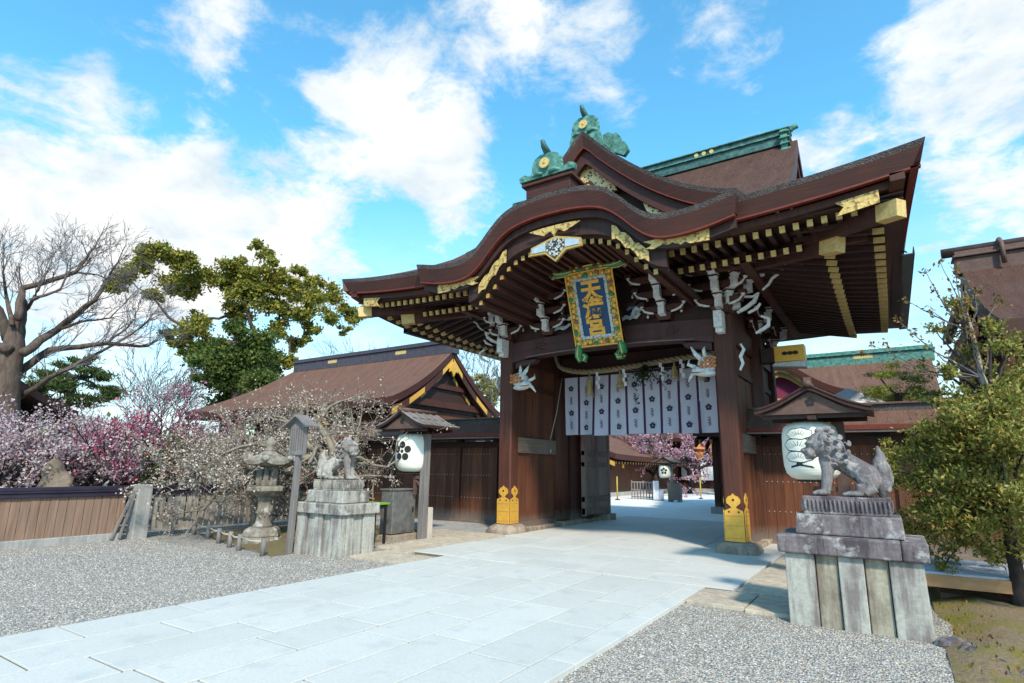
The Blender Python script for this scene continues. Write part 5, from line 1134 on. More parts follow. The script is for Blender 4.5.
def cabinet():
    o = thing('metal_cabinet', (-9.88, 10.15, 0), 'grey steel cabinet standing on a stone slab beside the left lantern post', 'cabinet'); x0, x1, y0, y1 = -10.06, -9.68, 9.86, 10.62
    b = MB(); b.box((x0, y0, .14), (x1, y1, 1.10), 'steel'); bd = b.build('body', o, bevel=.012)
    b = MB(); b.box((x0-.03, y0-.03, 1.102), (x1+.03, y1+.03, 1.135), 'steel'); b.build('lid', o, bevel=.006)
    b = MB(); b.box((x1+.003, y0+.04, .18), (x1+.012, y1-.04, 1.06), 'steel'); dd = b.build('door', o, bevel=.004)
    b = MB(); b.box((x1+.013, y1-.12, .6), (x1+.03, y1-.09, .72), 'black'); b.build('handle', dd)
    b = MB(); b.box((x0-.08, y0-.12, -.03), (x1+.10, y1+.08, .12), 'base_rock'); b.build('stone_foot', o, bevel=.015)
    for k in range(4): b = MB(); b.box((x0+.03 if k % 2 else x1-.08, y0+.03 if k < 2 else y1-.08, .12), (x0+.08 if k % 2 else x1-.03, y0+.08 if k < 2 else y1-.03, .142), 'black'); b.build('foot', o)
    o = thing('offering_table', (-9.85, 9.35, 0), 'small black legged table with bright green top, half hidden behind the left plinth', 'table'); x0, x1, y0, y1 = -10.35, -9.45, 9.1, 9.55
    b = MB(); b.box((x0, y0, .82), (x1, y1, .86), 'green_cloth'); b.build('table_top', o, bevel=.008)
    b = MB(); b.box((x0+.04, y0+.04, .74), (x1-.04, y1-.04, .818), 'black'); b.build('apron', o)
    for k in range(4): b = MB(); xx = (x0+.05, x1-.09)[k % 2]; yy = (y0+.05, y1-.09)[k//2]; b.box((xx, yy, 0), (xx+.045, yy+.045, .74), 'black'); b.build('leg', o)
    b = MB(); b.box((-9.52, 10.72, -.03), (-9.34, 10.88, .70), 'plaster', .006); o = b.build('marker_post', None, (-9.43, 10.8, 0), bevel=.012); tag(o, 'short pale square marker post right behind the left lantern post', 'post')
    b = MB(); b.add(*(lambda q: (q.v, q.f))(MB().box((-8.95, 8.98, .50), (-8.9, 8.98, .6), 'paper')), 'paper')
cabinet()
# ------------------------------------------------------------------ right side
def bench():
    o = thing('low_platform', (1.6, 10.0, 0), 'low new timber platform with pale blue top under the right shrub', 'platform'); x0, x1, y0, y1 = .10, 3.6, 9.62, 11.2
    b = MB(); b.box((x0+.02, y0+.03, .375), (x1, y1, .40), 'board_blue'); b.build('top_board', o)
    b = MB(); b.box((x0, y0, .22), (x1, y0+.05, .372), 'new_wood'); b.build('front_rail', o, bevel=.005)
    b = MB(); b.box((x0, y0+.053, .22), (x0+.05, y1, .372), 'new_wood'); b.build('side_rail', o, bevel=.005)
    for x in (x0+.002, 1.16, 2.3, x1-.1):
        for y in (y0+.004, y1-.1): b = MB(); b.box((x, y, -.02), (x+.095, y+.045, .219), 'new_wood'); b.build('leg', o, bevel=.005)
    b = MB()
    def f(u, v): x = .35+u*3.2; return V((x, 10.0+.7*v, .02+.20*math.sin(math.pi*min(1, .15+v*.85))*(.8+.35*mnoise.noise((x*1.7, v*2, 5)))))
    b.slab(f, 30, 8, .2, 'rock'); tag(b.build('boulder', None, (1.9, 10.3, 0)), 'long low grey rock lying under the timber platform', 'rock')
    for k, (x, y, s_) in enumerate(((.30, 7.55, .13), (.44, 7.25, .15), (.62, 6.98, .14), (.80, 6.75, .12), (.98, 6.55, .14))):
        b = MB(); b.ell((x, y, .0), (s_*1.25, s_*.8, s_*.55), 'granite_dark', 9, 6, Matrix.Rotation(.6+k, 3, 'Z'), False)
        for i, p in enumerate(b.v): b.v[i] = p+V((mnoise.noise(p*9), mnoise.noise(p*9+V((5, 0, 0))), mnoise.noise(p*9+V((0, 7, 0)))))*.035
        tag(b.build('edging_stone', None, (x, y, 0)), ('grey edging stone touching the right plinth', 'second edging stone out from the right plinth', 'middle edging stone between gravel and moss', 'fourth edging stone out from the right plinth', 'edging stone nearest the bottom edge of the picture')[k], 'stone', 'edging stones beside the mossy ground')
bench()
#==PART4==
# ------------------------------------------------------------------ halls beyond the walls
def atY(px, py, Y): r = ray(px, py); return V((0, 0, CAM_H))+r*(Y/r.y)
def hall(name, label, x0, x1, yr, half, zr, ze, mats=('roof_bark_red', 'roof_edge_red', 'board_wood'), hipl=0, axis='X', thick=.32, ridge_mat='ridge_metal', wall_in=1.3, gable=True, ridge_h=.5, gold=True):
    """long hall with a sagging bark roof; the ridge runs along X from x0 to x1 (or along Y when axis is 'Y')"""
    cx, cy = (x0+x1)/2, yr
    T = (lambda x, y, z: V((x, y, z))) if axis == 'X' else (lambda x, y, z: V((yr+(y-yr), 0, 0))*0+V((y, x, z)))
    o = thing(name, T(cx, cy, 0), label, 'hall'); rise = zr-ze; cur = lambda t: .62*t+.38*t*t    # t 0 eave .. 1 ridge
    for s_ in (-1, 1):
        b = MB(); P = lambda u, v: T((x0-hipl*(1-v))+(x1-x0+hipl*(1-v))*u, yr+s_*half*(1-v), ze+rise*cur(v)+.10*abs(2*u-1)**4*(1-v))
        b.slab(P, 30, 12, thick, mats[0], mats[1], mats[1], fb=lambda u, v: P(u, v)-V((0, 0, thick))); b.build('roof_slope', o)
        b = MB(); n = int((x1-x0)/.45)
        for k in range(n):
            x = x0+.2+(x1-x0-.4)*k/n; a, c = T(x, yr+s_*(half-.25), ze-thick-.10), T(x, yr+s_*(half-wall_in), ze-thick+.16); b.bar(a, c, .10, .12, 'dark_wood'); d = (a-c).normalized(); b.bar(a, a+d*.02, .11, .13, 'gold_dull')
        if wall_in > .6: b.build('rafter_row', o)
    if hipl:
        b = MB(); b.slab(lambda u, v: T(x0-hipl*(1-v), yr-half*(1-v)+2*half*(1-v)*u, ze+rise*cur(v)), 10, 10, thick, mats[0], mats[1], mats[1]); b.build('roof_hip', o)
    # ridge
    b = MB(); a0, a1 = x0-.1, x1+.12
    def tb(x0_, y0_, z0_, x1_, y1_, z1_, m_): p, q = T(x0_, y0_, z0_), T(x1_, y1_, z1_); b.box((min(p.x, q.x), min(p.y, q.y), z0_), (max(p.x, q.x), max(p.y, q.y), z1_), m_)
    tb(a0, yr-.22, zr-.2, a1, yr+.22, zr+ridge_h*.55, ridge_mat); tb(a0-.05, yr-.30, zr+ridge_h*.56, a1+.05, yr+.30, zr+ridge_h*.70, ridge_mat); tb(a0, yr-.2, zr+ridge_h*.71, a1, yr+.2, zr+ridge_h, ridge_mat)
    rg = b.build('ridge', o, bevel=.015)
    if gold:
        for f in (.28, .72):
            xx = x0+(x1-x0)*f; b = MB(); tb(xx-.35, yr-.226, zr+.05, xx+.35, yr-.221, zr+ridge_h*.45, 'gold_pale'); b.build('ridge_crest', rg)
    # walls
    b = MB(); ih = half-wall_in; zt = ze-thick+.1
    tb(x0+.5, yr-ih, .25, x1-.5, yr-ih+.1, zt, mats[2]); tb(x0+.5, yr+ih-.1, .25, x1-.5, yr+ih, zt, mats[2]); tb(x0+.5, yr-ih+.1, .25, x0+.6, yr+ih-.1, zt, mats[2]); tb(x1-.6, yr-ih+.1, .25, x1-.5, yr+ih-.1, zt, mats[2]); b.build('wall', o)
    n = max(2, int((x1-x0)/2.2))
    for k in range(n+1):
        b = MB(); x = x0+.5+(x1-x0-1.0)*k/n; tb(x-.11, yr-ih-.07, 0, x+.11, yr-ih-.002, zt, 'gate_wood'); b.build('post', o)
    b = MB(); tb(x0+.3, yr-ih-.4, 0, x1-.3, yr+ih+.2, .25, 'concrete'); b.build('plinth', o)
    b = MB(); tb(x0+.45, yr-ih-.10, zt-.35, x1-.45, yr-ih-.072, zt-.1, 'gate_wood'); tb(x0+.45, yr-ih-.10, 1.0, x1-.45, yr-ih-.072, 1.15, 'gate_wood'); b.build('tie_beam', o)
    if gable:
        for s_, xe in ((1, x1),)+(((-1, x0),) if not hipl else ()):
            b = MB(); xg = xe-s_*.5; N = [(t, ze-thick+rise*cur(1-abs(t))) for t in [-1+k/10 for k in range(21)]]
            pts = [(yr+t*(half-.2), z-.05) for t, z in N if abs(t) < .96]
            b.prism(pts, (T(xg, 0, 0), T(0, 1, 0)-T(0, 0, 0), ZA, T(s_, 0, 0)-T(0, 0, 0)), .1, 'dark_wood'); b.build('gable_board', o)
            for sy in (-1, 1):
                b = MB()
                for k in range(12):
                    ta, tc = 1-k/12, 1-(k+1)/12; q = []
                    for z0 in (-.34, -.02):
                        for t, dx in ((ta, 0), (ta, .08), (tc, .08), (tc, 0)): q.append(T(xe-s_*(.12-dx), yr+sy*half*t*.985, ze-thick+rise*cur(1-t)+z0))
                    b.hexa(q, 'gate_wood')
                bb = b.build('bargeboard', o)
                for t, w in ((.62, .12), (.93, .07), (.1, .09)):
                    b = MB(); q = []
                    for z0 in (-.30, -.06):
                        for tt, dx in ((t+w, .0), (t+w, .012), (t-w, .012), (t-w, .0)): q.append(T(xe-s_*(.038-dx), yr+sy*half*min(1, max(0, tt))*.985, ze-thick+rise*cur(1-min(1, max(0, tt)))+z0))
                    b.hexa(q, 'gold'); b.build('gold_fitting', bb)
                b = MB()
                for k in range(10):
                    ta, tc = .92-.9*k/10, .92-.9*(k+1)/10; q = []
                    for z0 in (-.62, -.40):
                        for t, dx in ((ta, 0), (ta, .06), (tc, .06), (tc, 0)): q.append(T(xe-s_*(.40-dx), yr+sy*half*t*.985, ze-thick+rise*cur(1-t)+z0))
                    b.hexa(q, 'gold_dull' if k in (1, 5, 8) else 'gate_wood')
                b.build('inner_bargeboard', o)
            b = MB(); q = [(0, -.25), (.22, -.45), (.30, -.75), (.14, -.70), (0, -.95), (-.14, -.70), (-.30, -.75), (-.22, -.45)]
            b.prism([(yr+u, zr-thick+v) for u, v in q], (T(xe-s_*.03, 0, 0), T(0, 1, 0)-T(0, 0, 0), ZA, T(s_, 0, 0)-T(0, 0, 0)), .06, 'gold'); b.build('gable_pendant', o)
            b = MB(); tb(xe-.45, yr-half*.80, ze-.05, xe-.25, yr+half*.80, ze+.24, 'gate_wood'); tb(xe-.45, yr-half*.45, ze+.80, xe-.27, yr+half*.45, ze+1.0, 'gate_wood'); b.build('gable_beam', o)
    return o
hall('long_hall', 'long low hall with red brown bark roof and gold trimmed gable behind white plums', -27.6, -16.3, 20.0, 3.75, 6.92, 4.28, hipl=4.2)
hall('worship_hall', 'bark roofed hall with green copper ridge seen over the right wall', -6.5, 1.75, 28.0, 5.0, 6.30, 3.2, ridge_mat='copper_green', ridge_h=.42, gold=True)
hall('thatch_roofed_hall', 'tall dark hall with thick bark roof at the right edge behind the shrub', 2.05, 11, 18.4, 4.3, 6.95, 4.5, mats=('roof_bark', 'roof_edge_red', 'gate_wood'), ridge_mat='lantern_roof_wood', ridge_h=.42, gold=False, thick=.42)
hall('side_hall', 'low hall with pale roof edge and gold lanterns seen through the gate on the left', 31, 52, -17.2, 4.0, 4.6, 2.45, mats=('roof_bark_red', 'roof_edge_red', 'board_wood'), axis='Y', wall_in=1.6)
rear = hall('rear_hall', 'dark hall with white paper panels at the far end of the courtyard', -17, 1, 52, 5.5, 7.2, 4.2, mats=('roof_bark', 'roof_edge_red', 'dark_wood'), gable=False)
hall('small_roofed_hall', 'small dark hall at the left picture edge behind the pink plums', -40, -30.2, 8.2, 2.6, 5.2, 3.75, mats=('roof_bark_grey', 'dark_wood', 'dark_wood'), gable=False, gold=False)
def ridge_hoops():
    o = [q for q in bpy.data.objects if q.name == 'thatch_roofed_hall'][0]
    for k in range(6):
        x = 2.9+k*1.15; b = MB(); b.tube([(x, 18.4-.36, 6.85), (x, 18.4-.34, 7.38), (x, 18.4-.15, 7.55), (x, 18.4+.15, 7.55), (x, 18.4+.34, 7.38), (x, 18.4+.36, 6.85)], .055, 'lantern_roof_wood', 8); b.build('ridge_hoop', o)
    b = MB(); b.tube([(1.7, 18.4, 7.42), (11.2, 18.4, 7.44)], .13, 'lantern_roof_wood', 10); b.build('ridge_log', o)
    for k in range(4): b = MB(); x = 2.35; b.box((x-.12, 15.7+k*1.7, 0), (x+.1, 15.92+k*1.7, 4.4), 'new_wood' if k == 0 else 'board_wood'); b.build('post', o)
ridge_hoops()
def hall_details():
    for k in range(8):
        x = -14.5+k*1.55; b = MB(); b.box((x, 47.55, .9), (x+.95, 47.64, 2.9), 'sheet_white'); b.build('paper_panel', rear)
    # open gable porch of the worship hall, with its purple curtain
    o = thing('gabled_porch', (-3.3, 24, 0), 'gabled porch with purple crested curtain and gold trim, behind the right wall', 'porch'); X, Z, Y = -3.25, 5.78, 23.2; W = 2.3
    P = [(0, 0), (.3, .12), (.7, .42), (1.2, .80), (1.7, 1.08), (2.3, 1.28)]
    b = MB()
    for s_ in (-1, 1): b.slab(lambda u, v: V((X+s_*W*u, Y+3*v, Z-interp(P, W*u))), 14, 2, .26, 'roof_bark', 'roof_edge_red', 'roof_edge_red')
    b.build('porch_roof', o)
    for s_ in (-1, 1):
        b = MB()
        for k in range(12):
            a, c = W*.96*k/12, W*.96*(k+1)/12; za, zc = Z-interp(P, a), Z-interp(P, c)
            for z0, z1, y, m_ in ((-.44, -.265, .12, 'new_wood'), (-.62, -.445, .22, 'gold_dull')):
                b.hexa([(X+s_*p[0], p[1], p[2]) for p in ((a, Y+y, za+z0), (c, Y+y, zc+z0), (c, Y+y+.08, zc+z0), (a, Y+y+.08, za+z0), (a, Y+y, za+z1), (c, Y+y, zc+z1), (c, Y+y+.08, zc+z1), (a, Y+y+.08, za+z1))], m_)
        b.build('bargeboard', o)
        b = MB(); b.box((X+s_*1.75-.12, Y+.3, 0), (X+s_*1.75+.12, Y+.54, 4.3), 'gate_wood'); b.build('post', o)
    b = MB(); b.box((X-1.9, Y+.3, 4.02), (X+1.9, Y+.5, 4.22), 'gold_dull'); b.build('beam', o)
    b = MB(); pts = [(X+W*.8*t, Z-.5-interp(P, abs(W*.8*t))) for t in [-1+k/10 for k in range(21)]]; b.prism(pts+[(X+1.8, 4.25), (X-1.8, 4.25)], ((0, Y+.45, 0), XA, ZA, YA), .03, 'purple_cloth'); c = b.build('purple_curtain', o)
    b = MB(); 
    for q in range(5):
        t = math.pi/2+q*1.2566; b.prism(circle(10, .12, (X-.95+.17*math.cos(t), 4.82+.17*math.sin(t))), ((0, Y+.448, 0), XA, ZA, -YA), .004+.0005*q, 'paper')
    for q in range(24): t0, t1 = q*math.pi/12, (q+1)*math.pi/12; b.prism([(X-.95+r_*math.cos(t), 4.82+r_*math.sin(t)) for r_, t in ((.33, t0), (.33, t1), (.37, t1), (.37, t0))], ((0, Y+.448, 0), XA, ZA, -YA), .004, 'paper')
    b.build('curtain_crest', c)
    b = MB(); b.box((X-1.8, Y+.44, 4.24), (X+1.8, Y+.449, 4.36), 'gold_pale'); b.build('curtain_hem', c)
    # white event tent
    o = thing('white_tent', (-.75, 20, 0), 'small white pointed tent roof showing above the right wall', 'tent'); b = MB(); c = atY(848, 388, 20); z = atY(848, 404, 20).z-.1; w = .95
    b.add([(c.x-w, 20-w, z), (c.x+w, 20-w, z), (c.x+w, 20+w, z), (c.x-w, 20+w, z), (c.x, 20, c.z)], [(0, 1, 4), (1, 2, 4), (2, 3, 4), (3, 0, 4)], 'sheet_white'); b.box((c.x-w, 20-w, z-.25), (c.x+w, 20-w+.01, z), 'sheet_white'); b.box((c.x-w, 20+w-.01, z-.25), (c.x+w, 20+w, z), 'sheet_white'); b.build('canopy', o)
    for sx in (-1, 1):
        for sy in (-1, 1): b = MB(); b.tube([(c.x+sx*(w-.04), 20+sy*(w-.04), 0), (c.x+sx*(w-.04), 20+sy*(w-.04), z)], .025, 'steel', 8); b.build('pole', o)
    # gold lanterns hung from eaves
    def hang(p, s, label, mat='gold'):
        o = thing('hanging_lantern', p, label, 'hanging lantern', 'gilt hanging lanterns'); x, y, z = p
        b = MB(); b.lathe([(.10*s, -.30*s), (.17*s, -.26*s), (.17*s, .10*s), (.13*s, .13*s)], (x, y, z), mat, 6); b.build('body', o)
        b = MB(); b.lathe([(.30*s, .10*s), (.27*s, .15*s), (.12*s, .24*s), (.05*s, .32*s), (.02*s, .36*s)], (x, y, z), mat, 6); b.build('cap', o)
        b = MB(); b.tube([(x, y, z+.34*s), (x, y, z+1.0*s)], .012, 'black', 5); b.build('hanging_chain', o)
    for px, py, lab in ((275, 446, 'gilt hanging lantern above the jewel of the stone lantern'), (213, 452, 'gilt hanging lantern half hidden among white plum twigs, left of the stone lantern'), (322, 428, 'gilt hanging lantern between the notice board and the left lion')):
        p = atY(px, py, 16.2); hang((p.x, p.y, p.z), 1.25, lab)
    for k, (px, py, Y) in enumerate(((608, 462, 33), (622, 464, 36), (630, 465, 39))):
        p = atY(px, py, Y); hang((p.x, p.y, p.z), .9, ('nearest', 'middle', 'farthest')[k]+' of three gold lanterns under the low hall eave seen through the gate')
    for k, (px, py) in enumerate(((699, 452), (713, 451))):
        p = atY(px, py, 40); hang((p.x, p.y, p.z), 1.7, ('left', 'right')[k]+' of two orange copper lanterns hanging among pink blossom beyond the gate', 'orange_paint')
    # things standing in the courtyard
    src = [q for q in bpy.data.objects if q.name.startswith('lantern_stand')][0]; sl = [q for q in bpy.data.objects if q.name.startswith('paper_lantern')][0]
    s = .80; base = V((-10.35, 31.3, 0)); c = copy_tree(src); c.location = base; c.scale = (s,)*3; c['label'] = 'small lantern stand with pale blue grey roof out in the courtyard beyond the gate'
    c2 = copy_tree(sl); c2.location = base+(V(sl.location)-V(src.location))*s; c2.scale = (s,)*3; c2['label'] = 'small white paper lantern with black plum crest seen through the gate'
    o = thing('grid_fence', (-12.1, 32.2, 0), 'low grey lattice fence in the courtyard beyond the gate', 'fence')
    b = MB(); xa, xb, Y = -12.75, -11.35, 32.2
    for z in (.1, .5, .92): b.box((xa, Y-.03, z), (xb, Y+.03, z+.07), 'grey_wood')
    b.build('rail', o); 
    for k in range(9): b = MB(); x = xa+(xb-xa)*k/8; b.box((x-.03, Y-.025, 0), (x+.03, Y+.025, 1.05 if k % 4 == 0 else .92), 'grey_wood'); b.build('upright', o)
    for (px, x0, x1, z1, m_, nm, lab) in ((0, -11.25, -10.95, 1.05, 'sheet_white', 'notice_board', 'white upright board beside the lattice fence beyond the gate'), (0, -10.92, -10.7, .62, 'board_blue', 'notice_board', 'shorter pale board at the foot of the far lantern stand')):
        b = MB(); b.box((x0, 31.6, 0), (x1, 31.66, z1), m_, .01); b.box((x0-.02, 31.57, 0), (x1+.02, 31.70, .05), 'grey_wood'); tag(b.build(nm, None, ((x0+x1)/2, 31.63, 0)), lab, 'board')
    o = thing('offertory_box', (-9.85, 30.9, 0), 'brown wooden offertory box beneath the far lantern', 'box'); b = MB(); b.box((-10.15, 30.7, .1), (-9.5, 31.1, .95), 'rail_wood'); b.build('body', o, bevel=.01)
    for k in range(5): b = MB(); b.box((-10.12+.13*k, 30.72, .953), (-10.05+.13*k, 31.08, 1.0), 'rail_wood'); b.build('slat', o)
    for k in range(2): b = MB(); b.box((-10.15+.5*k, 30.7, 0), (-10.0+.5*k, 31.1, .10), 'grey_wood'); b.build('foot', o)
    for k, (px, Y) in enumerate(((617, 30.4), (700, 35.5), (737, 38))):
        p = atY(px, 480, Y); b = MB(); b.tube([(p.x, Y, 0), (p.x, Y, 1.2)], .035, 'yellow_post', 8); b.lathe([(.14, 0), (.14, .04), (.05, .07)], (p.x, Y, 0), 'black', 12); b.ell((p.x, Y, 1.22), .05, 'yellow_post', 8, 6)
        tag(b.build('barrier_post', None, (p.x, Y, 0)), ('yellow barrier post near the low hall, left in the gate opening', 'yellow barrier post right of the far lantern stand', 'yellow barrier post hidden partly by the right gate pillar')[k], 'post')
hall_details()

# ------------------------------------------------------------------ trees
def rv(s=1): return V((R.gauss(0, s), R.gauss(0, s), R.gauss(0, s)))
def grow(b, p, d, L, r, depth, out, mat, kink=.25, upk=.08, nch=3, ratio=.62, spread=.8, seg=5, rmin=.004, minr_out=1, sides=6):
    p = V(p); d = V(d).normalized(); pts = [p.copy()]; dirs = []
    for i in range(seg):
        d = (d+rv(kink)+V((0, 0, upk))).normalized(); p = p+d*(L/seg); pts.append(p.copy()); dirs.append(d.copy())
    rs = [max(rmin, r*(1-.5*i/seg)) for i in range(seg+1)]
    b.tube(pts, rs, mat, max(3, sides), cap=False)
    if depth <= minr_out: out.append(pts)
    if depth > 0:
        for k in range(nch):
            i = min(seg, max(1, int(round(seg*(.35+.65*(k+R.random())/nch)))))
            dd = (dirs[i-1]+rv(spread*.6)).normalized(); ax = dirs[i-1].cross(rv()).normalized(); dd = (Matrix.Rotation(spread*R.uniform(.6, 1.1), 3, ax) @ dirs[i-1])
            grow(b, pts[i], dd, L*ratio*R.uniform(.75, 1.2), max(rmin, rs[i]*.68), depth-1, out, mat, kink, upk, nch, ratio, spread, max(3, seg-1), rmin, minr_out, sides-1)
def blooms(b, out, n, size, mats, jit=.05):
    for _ in range(n):
        tw = R.choice(out); i = R.randrange(len(tw)-1); q = tw[i].lerp(tw[i+1], R.random()); b.leaf(q+rv(jit), size*R.uniform(.7, 1.3), R.choice(mats), None, .85)
def plum(base, H, lean, seed, n, size, mats, barkm, label, spread=1.0, limbs=5, kink=.32, depth=3, name='plum_tree', upk=.02, group=None, rad_=None, th=.3):
    global R
    R = random.Random(seed); o = thing(name, base, label, 'tree', group); b = MB(); out = []; base = V(base); r = rad_ or H*.035
    top = base+V((lean[0], lean[1], H*th)); b.tube([base-V((0, 0, .1)), base+V((lean[0]*.3+.05, lean[1]*.3, H*th*.4)), top], [r*1.35, r*1.05, r*.95], barkm, 9)
    for k in range(limbs):
        a = k*2*math.pi/limbs+R.uniform(-.4, .4); d = V((math.cos(a)*spread, math.sin(a)*spread, R.uniform(.45, 1.1)))
        grow(b, top-V((0, 0, R.uniform(0, H*.08))), d, H*R.uniform(.38, .52), r*.62, depth, out, barkm, kink, upk, 3, .68, .85, 5, .0065, 2)
    b.build('trunk', o); c = MB(); blooms(c, out, n, size, mats); c.build('blossom', o); return o
# the two white plums by the left lion
plum((-13.15, 8.75, 0), 3.5, (-.1, -.1), 21, 6800, .044, ['white_bloom'], 'bark_plum', 'gnarled white plum, blossoms thick over the grey picket fence and stone lantern', 1.35, 8, .38, 4, rad_=.11, th=.36)
plum((-11.7, 9.7, 0), 4.1, (.15, -.1), 33, 4200, .044, ['white_bloom'], 'bark_plum', 'gnarled old plum with thick trunk and bare upturned twigs behind the left lion', .95, 8, .42, 4, rad_=.19, th=.42)
plum((-15.6, 11.8, 0), 3.7, (.1, -.1), 45, 5000, .05, ['white_bloom'], 'bark_plum', 'third white plum, farther back against the long hall roof', 1.3, 7, .36, 4, rad_=.12)
# pink rows behind the fence
for k, (px, d, H, sd) in enumerate(((-25, 17.6, 3.0, 1), (8, 18.6, 3.2, 2), (42, 17.9, 3.1, 3), (76, 18.8, 3.3, 4), (108, 20.0, 3.3, 5), (20, 24, 3.4, 6), (95, 25, 3.5, 8))):
    p = at(px, 470, d); plum((p.x, p.y, 0), H, (0, 0), 60+sd, 4300, .060, ['pink_pale', 'pink_pale', 'pink_pale', 'pink_mid'] if k % 3 else ['pink_pale'], 'bark_dark',
        ('pale pink plum cut by the left picture edge', 'pale pink plum next to the left picture edge behind the brown fence', 'pale pink plum in front of the rough standing rock', 'pale pink plum right of the rough standing rock', 'pale pink plum touching the crimson plum', 'pale pink plum of the second row behind the others on the left', 'pale pink plum of the second row behind the crimson plum')[k], 1.05, 6, .28, 3, upk=.05, group='pale pink plum trees behind the fence')
p = at(128, 470, 17.2); plum((p.x, p.y, 0), 2.5, (0, 0), 91, 1400, .06, ['crimson', 'crimson', 'pink_mid'], 'bark_dark', 'small crimson plum behind the fence, left of the pale stone post', .55, 6, .22, 3, upk=.12, th=.42)
p = at(100, 430, 21.5); plum((p.x, p.y, 0), 3.1, (0, 0), 95, 1300, .06, ['crimson'], 'bark_dark', 'thin crimson plum peeping out of the pale pink blossom', .5, 4, .25, 2, upk=.1)
for k, (px, d, H) in enumerate(((150, 27, 3.7), (180, 29, 4.5), (205, 27, 3.5))):
    p = at(px, 440, d); plum((p.x, p.y, 0), H, (0, 0), 101+k, 2200, .085, (['crimson', 'pink_mid'], ['pink_mid', 'pink_mid', 'pink_pale', 'crimson'], ['crimson', 'pink_mid'])[k], 'bark_dark', ('magenta plum left of the tallest pink one, under the evergreen', 'tallest magenta pink plum beneath the big evergreen', 'magenta plum overlapping the roof of the long hall')[k], .9, 6, .25, 3, upk=.06, group='magenta plums below the evergreens')
# seen through the gate
for k, (px, d, H) in enumerate(((628, 45, 5.2), (655, 42, 5.6), (690, 45, 6.0), (722, 43, 5.6), (600, 47, 5.5))):
    p = at(px, 480, d); plum((p.x, p.y, 0), H, (0, 0), 121+k, 6500, .13, ['pink_mid', 'pink_mid', 'pink_pale'], 'bark_dark', ('bright pink plum above the low hall roof, through the gate', 'bright pink plum left of the far lantern, through the gate', 'bright pink plum above the orange lanterns, through the gate', 'bright pink plum cut by the right gate pillar', 'bright pink plum behind the opened door leaf')[k], 1.0, 6, .26, 3, upk=.05, group='pink plums of the inner courtyard')
def clump(b, c, r, n, size, mat, asp=.55, flat=1.0, sub=7):
    c = V(c); sub = max(4, sub)
    for k in range(sub):
        q = rv(.42)*r; q.z *= flat; rr_ = r*R.uniform(.16, .36)
        for i in range(n//sub):
            d = rv(1); e = d*rr_; e.z *= flat*.8; b.leaf(c+q+e, size*R.uniform(.6, 1.35), mat, d*.35+V((0, 0, .45)), asp)
def limb(b, pts, rs, mat, n=8):
    out = []
    for i in range(len(pts)-1):
        m = 4
        for k in range(m): out.append(V(pts[i]).lerp(V(pts[i+1]), k/m)+(rv(.012*(V(pts[i+1])-V(pts[i])).length) if k else V((0, 0, 0))))
    out.append(V(pts[-1])); N = len(out)-1; b.tube(out, [interp([(j/(len(rs)-1), q) for j, q in enumerate(rs)], i/N) for i in range(N+1)], mat, n, cap=n > 6); return out
def crown(name, label, base, spots, D, mat, size, dens, barkm, r0, group=None, asp=.55, dj=.06, flat=1.0, trunk_top=None, sub=8, part='crown', gs=1.05):
    """spots: (px, py, radius in px) of the leaf masses, each given its own depth"""
    o = thing(name, base, label, 'tree', group); c = MB(); t = MB(); tips = []
    for px, py, r in spots:
        d = D*(1+R.uniform(-dj, dj)); p = at(px, py, d); rr_ = r/F_PX*d*gs; clump(c, p, rr_, max(24, int(dens*r*r)), size, mat, asp, flat, sub); tips.append(p)
    tt = V(trunk_top) if trunk_top else V((base[0], base[1], base[2]+(max(p.z for p in tips)-base[2])*.45))
    limb(t, [V(base)-V((0, 0, .2)), V(base).lerp(tt, .5), tt], [r0*1.2, r0, r0*.8], barkm, 10)
    nodes = [(tt, r0*.55)]
    for p in sorted(tips, key=lambda q: (q-tt).length):
        a, ra = min(nodes, key=lambda q: (q[0]-p).length+.25*(q[0]-tt).length); m = a.lerp(p, .5)+V((0, 0, -(p-a).length*.08))+rv(.05)*(p-a).length; r1 = max(.03*r0, ra*.62)
        limb(t, [a, m, p], [r1, r1*.8, r1*.62], barkm, 6); nodes += [(m, r1*.9), (p, r1*.7)]
    t.build('trunk', o); c.build(part, o); return o
R = random.Random(77)
b0 = at(235, 440, 43); 
crown('camphor_tree', 'tall spreading evergreen with yellow green leaf clouds rising behind the long hall', (b0.x, b0.y, 0),
      [(140, 266, 15), (118, 286, 11), (128, 275, 9), (165, 254, 15), (150, 252, 10), (185, 262, 14), (172, 282, 14), (200, 275, 12), (152, 296, 8), (187, 288, 13), (233, 268, 14), (250, 275, 14), (265, 255, 9), (258, 246, 7), (273, 262, 7), (225, 282, 15), (270, 285, 17), (245, 296, 18), (288, 282, 14), (300, 272, 9), (310, 284, 11), (298, 292, 14), (318, 300, 13), (333, 296, 12), (345, 308, 10), (355, 318, 9), (330, 315, 11), (302, 312, 14), (312, 330, 11), (280, 310, 16), (296, 345, 10), (280, 330, 11), (190, 330, 13), (180, 342, 11), (200, 318, 11), (195, 352, 9), (170, 335, 7), (235, 312, 14), (345, 330, 7), (290, 362, 9)], 43, 'camphor_leaf', .24, 8.5, 'bark_brown', .8, None, .6, .07, .85, at(238, 345, 43), 9, 'crown', .88)
b0 = at(240, 440, 39)
